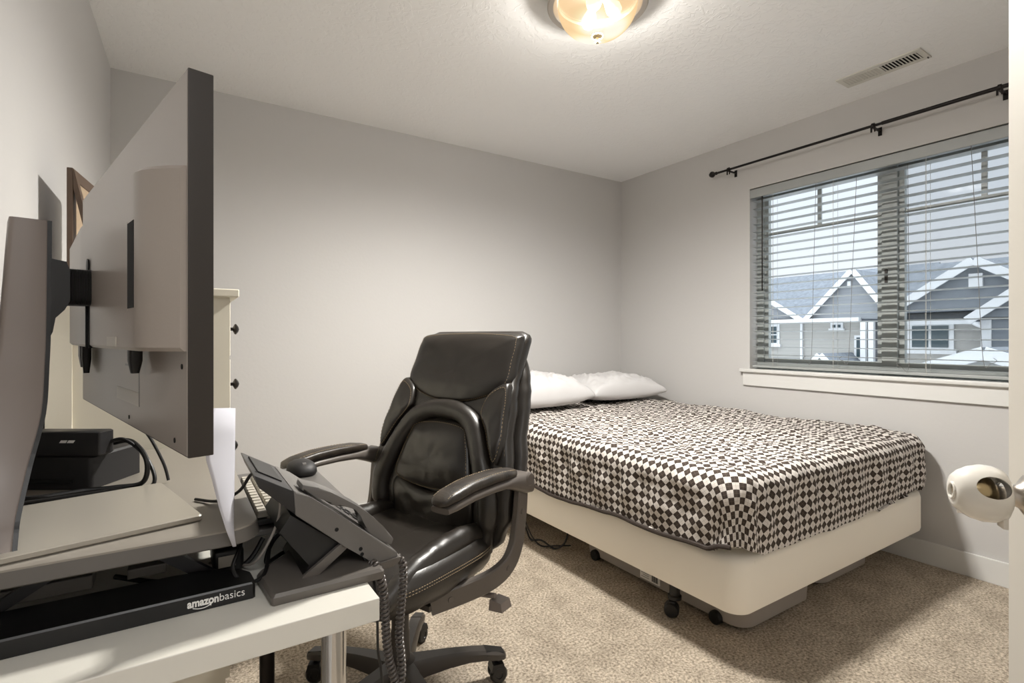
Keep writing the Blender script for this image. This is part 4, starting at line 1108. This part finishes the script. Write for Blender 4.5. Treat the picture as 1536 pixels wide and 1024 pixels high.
for s in (-1,1):
    m=MB(); P=[]
    for y,z in ((-.2,.530),(-.1,.546),(0,.546),(.1,.534),(.2,.505),(.27,.47)): P.append((s*.205,y,z-.016))
    m.tube(P,lambda t:.036*(math.sin(PI*(.08+.84*t))**.4),seg=14,sub=6)
    for v in m.bm.verts: v.co.z+=.006*noise.noise(Vector((v.co.x*15,v.co.y*40,2)))+.003*noise.noise(v.co*70)
    m.build('seat_bolster','leather',seat,smooth=True,ang=80)
st=MB()
for rr_,dz_ in (((.264,.264),.0),((.2645,.2645),.009)):
    ring=seat_ring(.485+dz_,*rr_,.03); 
    for i in range(len(ring)):
        a,b=ring[i].copy(),ring[(i+1)%len(ring)].copy()
        for p in (a,b):
            f=max(0,(p.y-.1)/.2); p.z-=.030*f*f; p.x*=1.012; p.y=.03+(p.y-.03)*1.012
        d=b-a; q=max(1,int(d.length/.007))
        for k in range(q): st.cyl(a+d*((k+.1)/q),a+d*((k+.65)/q),.0009,seg=4)
st.build('stitching','stitch',seat)
m=MB(); m.loft([sell(.17,.17,.385,.0,32),sell(.205,.215,.40,.02,32),sell(.215,.22,.418,.03,32)]); m.build('seat_pan','chairbase',CHR,smooth=True)
m=MB(); m.box((0,-.02,.365),(.13,.22,.045),bev=.012,seg=3); m.cyl((0,-.0,.30),(0,0,.345),.035,.045); m.build('tilt_mechanism','chairbase',CHR,smooth=True)
# arms
for s in (-1,1):
    X=s*.326
    m=MB()
    def ring_at(y,z,w,h,tilt=0):
        c=Vector((X,y,z)); R_=[]
        for k in range(20):
            a=2*PI*k/20; cc,ss=math.cos(a),math.sin(a)
            R_.append(c+Vector((w*math.copysign(abs(cc)**.6,cc),0,0))+Vector((0,-math.sin(tilt),math.cos(tilt)))*h*math.copysign(abs(ss)**.6,ss))
        return R_
    m.loft([ring_at(-.225,.668,.020,.012),ring_at(-.222,.676,.028,.026),ring_at(-.19,.688,.031,.034),ring_at(-.14,.700,.031,.026),ring_at(-.08,.709,.034,.014),ring_at(0,.713,.036,.012),ring_at(.08,.713,.037,.012),ring_at(.15,.706,.036,.011),ring_at(.180,.701,.030,.008)])
    ar=m.build('armrest','chairgrey',CHR,smooth=True,ang=50)
    m=MB(); m.tubeprof([(0,-.034),(.017,-.034),(.02,-.031),(.02,.031),(.017,.034),(0,.034)],(X,-.192,.700),(1,0,0),24); m.build('arm_pivot','chairgrey',ar,smooth=True)
    m=MB(); m.loft([ring_at(-.135,.727,.012,.006),ring_at(-.128,.731,.026,.012),ring_at(-.08,.736,.032,.015),ring_at(0,.739,.034,.015),ring_at(.08,.738,.035,.015),ring_at(.15,.730,.034,.014),ring_at(.182,.723,.027,.011),ring_at(.192,.719,.012,.006)])
    for v in m.bm.verts: v.co.z+=.002*noise.noise(Vector((v.co.x*30,v.co.y*25,1)))
    pd=m.build('arm_pad','leatherw',ar,smooth=True,ang=80)
    st=MB()
    for xo in (-.024,.024):
        pts=smooth_path([(X+xo,y,z+.0) for y,z in ((-.12,.742),(-.06,.7495),(0,.7525),(.08,.7515),(.15,.742),(.178,.733))],5)
        for i in range(len(pts)-1):
            d=pts[i+1]-pts[i]; q=max(1,int(d.length/.007))
            for k in range(q): st.cyl(pts[i]+d*((k+.1)/q),pts[i]+d*((k+.65)/q),.0009,seg=4)
    st.build('stitching','stitch',pd)
    # upright bracket, one continuous bent bar
    path=smooth_path([(s*.322,-.196,.685),(s*.322,-.192,.63),(s*.320,-.184,.56),(s*.318,-.170,.50),(s*.313,-.135,.452),(s*.300,-.075,.428),(s*.262,.0,.411),(s*.205,.085,.393)],5)
    m=MB(); rings=[]
    for i_,p in enumerate(path):
        t=(path[min(i_+1,len(path)-1)]-path[max(i_-1,0)]).normalized(); n_=Vector((1,0,0)); n_=Vector((1,t.x*-t.y*0,0)); n_=(n_-t*n_.dot(t)).normalized(); w_=t.cross(n_)
        wd=.024+.006*min(1,i_/18); th=.0115
        rings.append([p+n_*a_+w_*b_ for a_,b_ in ((th,wd-.004),(th-.004,wd),(-th+.004,wd),(-th,wd-.004),(-th,-wd+.004),(-th+.004,-wd),(th-.004,-wd),(th,-wd+.004))])
    m.loft(rings); br=m.build('arm_bracket','chairgrey',CHR,smooth=True,ang=30)
    m=MB(); m.bb((min(s*.15,s*.215),.02,.380),(max(s*.15,s*.215),.10,.396)); m.build('bracket_tie','chairbase',br)
    for (x,y,z,dx_) in ((.332,-.186,.60,0),(.322,-.125,.446,.15),(.245,.045,.402,.5)):
        m=MB(); m.tubeprof([(0,0),(.009,0),(.008,.003),(0,.004)],(s*x,y,z),(s*1,dx_,0),16); m.build('bolt_cap','chairgrey',br,smooth=True)
    if s<0 or True:
        pass
# in this chair's own frame the sitter's left is -x: the lever sits under that side
m=MB(); m.tube([(-.12,-.08,.365),(-.22,-.085,.362),(-.30,-.09,.372)],.008,seg=10); 
m.loft([[Vector((-.33,-.12,.362)),Vector((-.29,-.12,.364)),Vector((-.29,-.075,.364)),Vector((-.33,-.075,.362))],[Vector((-.338,-.12,.34)),Vector((-.290,-.12,.335)),Vector((-.290,-.07,.335)),Vector((-.338,-.07,.34))]])
m.build('tilt_lever','stand',CHR,smooth=True)
# gas column and star base
m=MB(); m.tubeprof([(0,.07),(.036,.07),(.036,.11),(.031,.13),(.029,.22),(.027,.225),(.0265,.30),(.015,.302),(.015,.345),(0,.345)],(0,0,0),(0,0,1),28); m.build('gas_column','chairbase',CHR,smooth=True)
m=MB(); m.tubeprof([(0,.062),(.05,.062),(.056,.075),(.056,.105),(.046,.128),(.036,.134),(0,.135)],(0,0,0),(0,0,1),30); hub=m.build('base_hub','chairbase',CHR,smooth=True)
a0 = math.atan2(CS,SN)-CR
for k in range(5):
    a=a0+2*PI*k/5; u=Vector((math.cos(a),math.sin(a),0)); v=Vector((-u.y,u.x,0))
    m=MB(); rings=[]
    for t,zc,w,h_ in ((.03,.098,.038,.030),(.08,.102,.030,.026),(.15,.105,.0255,.021),(.22,.104,.0235,.0165),(.27,.099,.0245,.0145),(.305,.092,.025,.013),(.332,.086,.022,.011),(.340,.083,.015,.008)):
        c=u*t+Vector((0,0,zc)); R_=[]
        for (p,q) in ((-.7,1),(.7,1),(1,.4),(.95,-1),(-.95,-1),(-1,.4)): R_.append(c+v*w*p+Vector((0,0,h_*q)))
        rings.append(R_)
    m.loft(rings); la_=m.build('base_arm','chairbase',CHR,smooth=True,ang=40)
    m=MB(); m.loft([[Vector(p)+Vector((0,0,.0008)) for p in [u*.272+v*w_+Vector((0,0,z_)) for w_,z_ in ((-.0255,.100),(-.0175,.1135),(.0175,.1135),(.0255,.100))]],[Vector(p)+Vector((0,0,.0008)) for p in [u*.333+v*w_+Vector((0,0,z_)) for w_,z_ in ((-.0225,.086),(-.0155,.0975),(.0155,.0975),(.0225,.086))]]]); m.build('end_cap','black',la_)
    ca=a+1.1+k*.9; w=Vector((math.cos(ca),math.sin(ca),0)); c=u*.315+Vector((0,0,.030))
    m=MB()
    for s in (-1,1): m.tubeprof([(0,-.010),(.022,-.010),(.028,-.005),(.0295,0),(.028,.005),(.022,.010),(.012,.0105),(.011,.008),(0,.008)],c+w*s*.016,w*s,28)
    cs=m.build('caster','black',CHR,smooth=True)
    m=MB(); fwd_=Vector((-w.y,w.x,0)); m.loft([[c+w*x_+fwd_*y_+Vector((0,0,z_)) for x_,y_ in ((-.026,-.026),(.026,-.026),(.026,.02),(-.026,.02))] for z_ in (.012,)]+[[c+w*x_+fwd_*y_+Vector((0,0,z_)) for x_,y_ in ((-.024,-.02),(.024,-.02),(.024,.016),(-.024,.016))] for z_ in (.034,)]); m.cyl(c+Vector((0,0,.03)),c+Vector((0,0,.056)),.008); m.build('caster_hood','black',cs)

# ================================================================= LIGHT
sw = bpy.data.worlds.new('overcast sky'); S.world = sw; sw.use_nodes=True; nt=sw.node_tree; nt.nodes.clear(); L=nt.links
out=nt.nodes.new('ShaderNodeOutputWorld'); bg=nt.nodes.new('ShaderNodeBackground'); tc=nt.nodes.new('ShaderNodeTexCoord'); sp=nt.nodes.new('ShaderNodeSeparateXYZ')
L.new(tc.outputs['Generated'],sp.inputs[0])
r=nt.nodes.new('ShaderNodeValToRGB'); L.new(sp.outputs['Z'],r.inputs[0])
els=r.color_ramp.elements; els[0].position=0; els[0].color=(.80,.83,.87,1); els[1].position=1.0; els[1].color=(.85,.93,1.0,1)
e=els.new(.22); e.color=(.74,.80,.88,1)
st_=nt.nodes.new('ShaderNodeMapRange'); st_.interpolation_type='SMOOTHSTEP'; st_.inputs[1].default_value=.45; st_.inputs[2].default_value=.95; st_.inputs[3].default_value=1.0; st_.inputs[4].default_value=4.5
L.new(sp.outputs['Z'],st_.inputs[0]); L.new(r.outputs[0],bg.inputs[0]); L.new(st_.outputs[0],bg.inputs[1]); L.new(bg.outputs[0],out.inputs[0])
def light(name,kind,loc,power,color,size=.1,rot=None,label='',cat='light',sy=None,spread=None):
    d=bpy.data.lights.new(name,kind); d.energy=power; d.color=color
    if kind=='POINT': d.shadow_soft_size=size
    if kind=='AREA':
        d.size=size
        if sy: d.shape='RECTANGLE'; d.size_y=sy
        if spread: d.spread=spread
    o=bpy.data.objects.new(name,d); COL.objects.link(o); o.location=loc
    if rot: o.rotation_euler=rot
    return o
for (a,b) in BULBS: light('bulb_light','POINT',(lx+a*.55,ly+b*.55,H-.148),13,(1.0,.975,.94),.022)
for k in range(6):
    o = light('bowl_light','SPOT',(lx+.075*math.cos(k*PI/3+.3),ly+.075*math.sin(k*PI/3+.3),H-.140),142,(1.0,.985,.955)); o.data.spot_size=math.radians(176); o.data.spot_blend=1.0; o.data.shadow_soft_size=.022
hl=light('added_hall_fill','AREA',(.1,-1.0,H-.03),32,(1.0,.99,.98),.9,sy=.9)  # added fill lamp out of view, brightens the desk front
# plate for the added hall lamp, out of view like the lamp itself
T = thing('added_hall_lamp','flat square plate of an added, unseen fill lamp beyond the doorway','ceiling light',(.1,-1.0,H))
m=MB(); m.bb((-.38,-1.48,H-.02),(.58,-.52,H-.0005)); m.build('fill_lamp_base','vent',T)

# ================================================================= CAMERA
cam=bpy.data.cameras.new('camera'); co=bpy.data.objects.new('camera',cam); COL.objects.link(co); S.camera=co
cam.sensor_width=36; cam.lens=F/1536*36; cam.shift_y=-(512-HZ)/1536; cam.clip_start=.02; cam.clip_end=300
co.location=(0,0,CH); co.rotation_euler=(PI/2,0,-YAW)
S.view_settings.view_transform='Standard'; S.view_settings.look='None'; S.view_settings.exposure=0.36; S.view_settings.gamma=1; S.view_settings.use_curve_mapping=False
S.cycles.use_denoising=True; S.cycles.max_bounces=10; S.cycles.diffuse_bounces=6; S.cycles.transparent_max_bounces=24; S.cycles.sample_clamp_indirect=6; S.cycles.caustics_reflective=False; S.cycles.caustics_refractive=False
for o in bpy.data.objects:
    if '_w' in o: del o['_w']
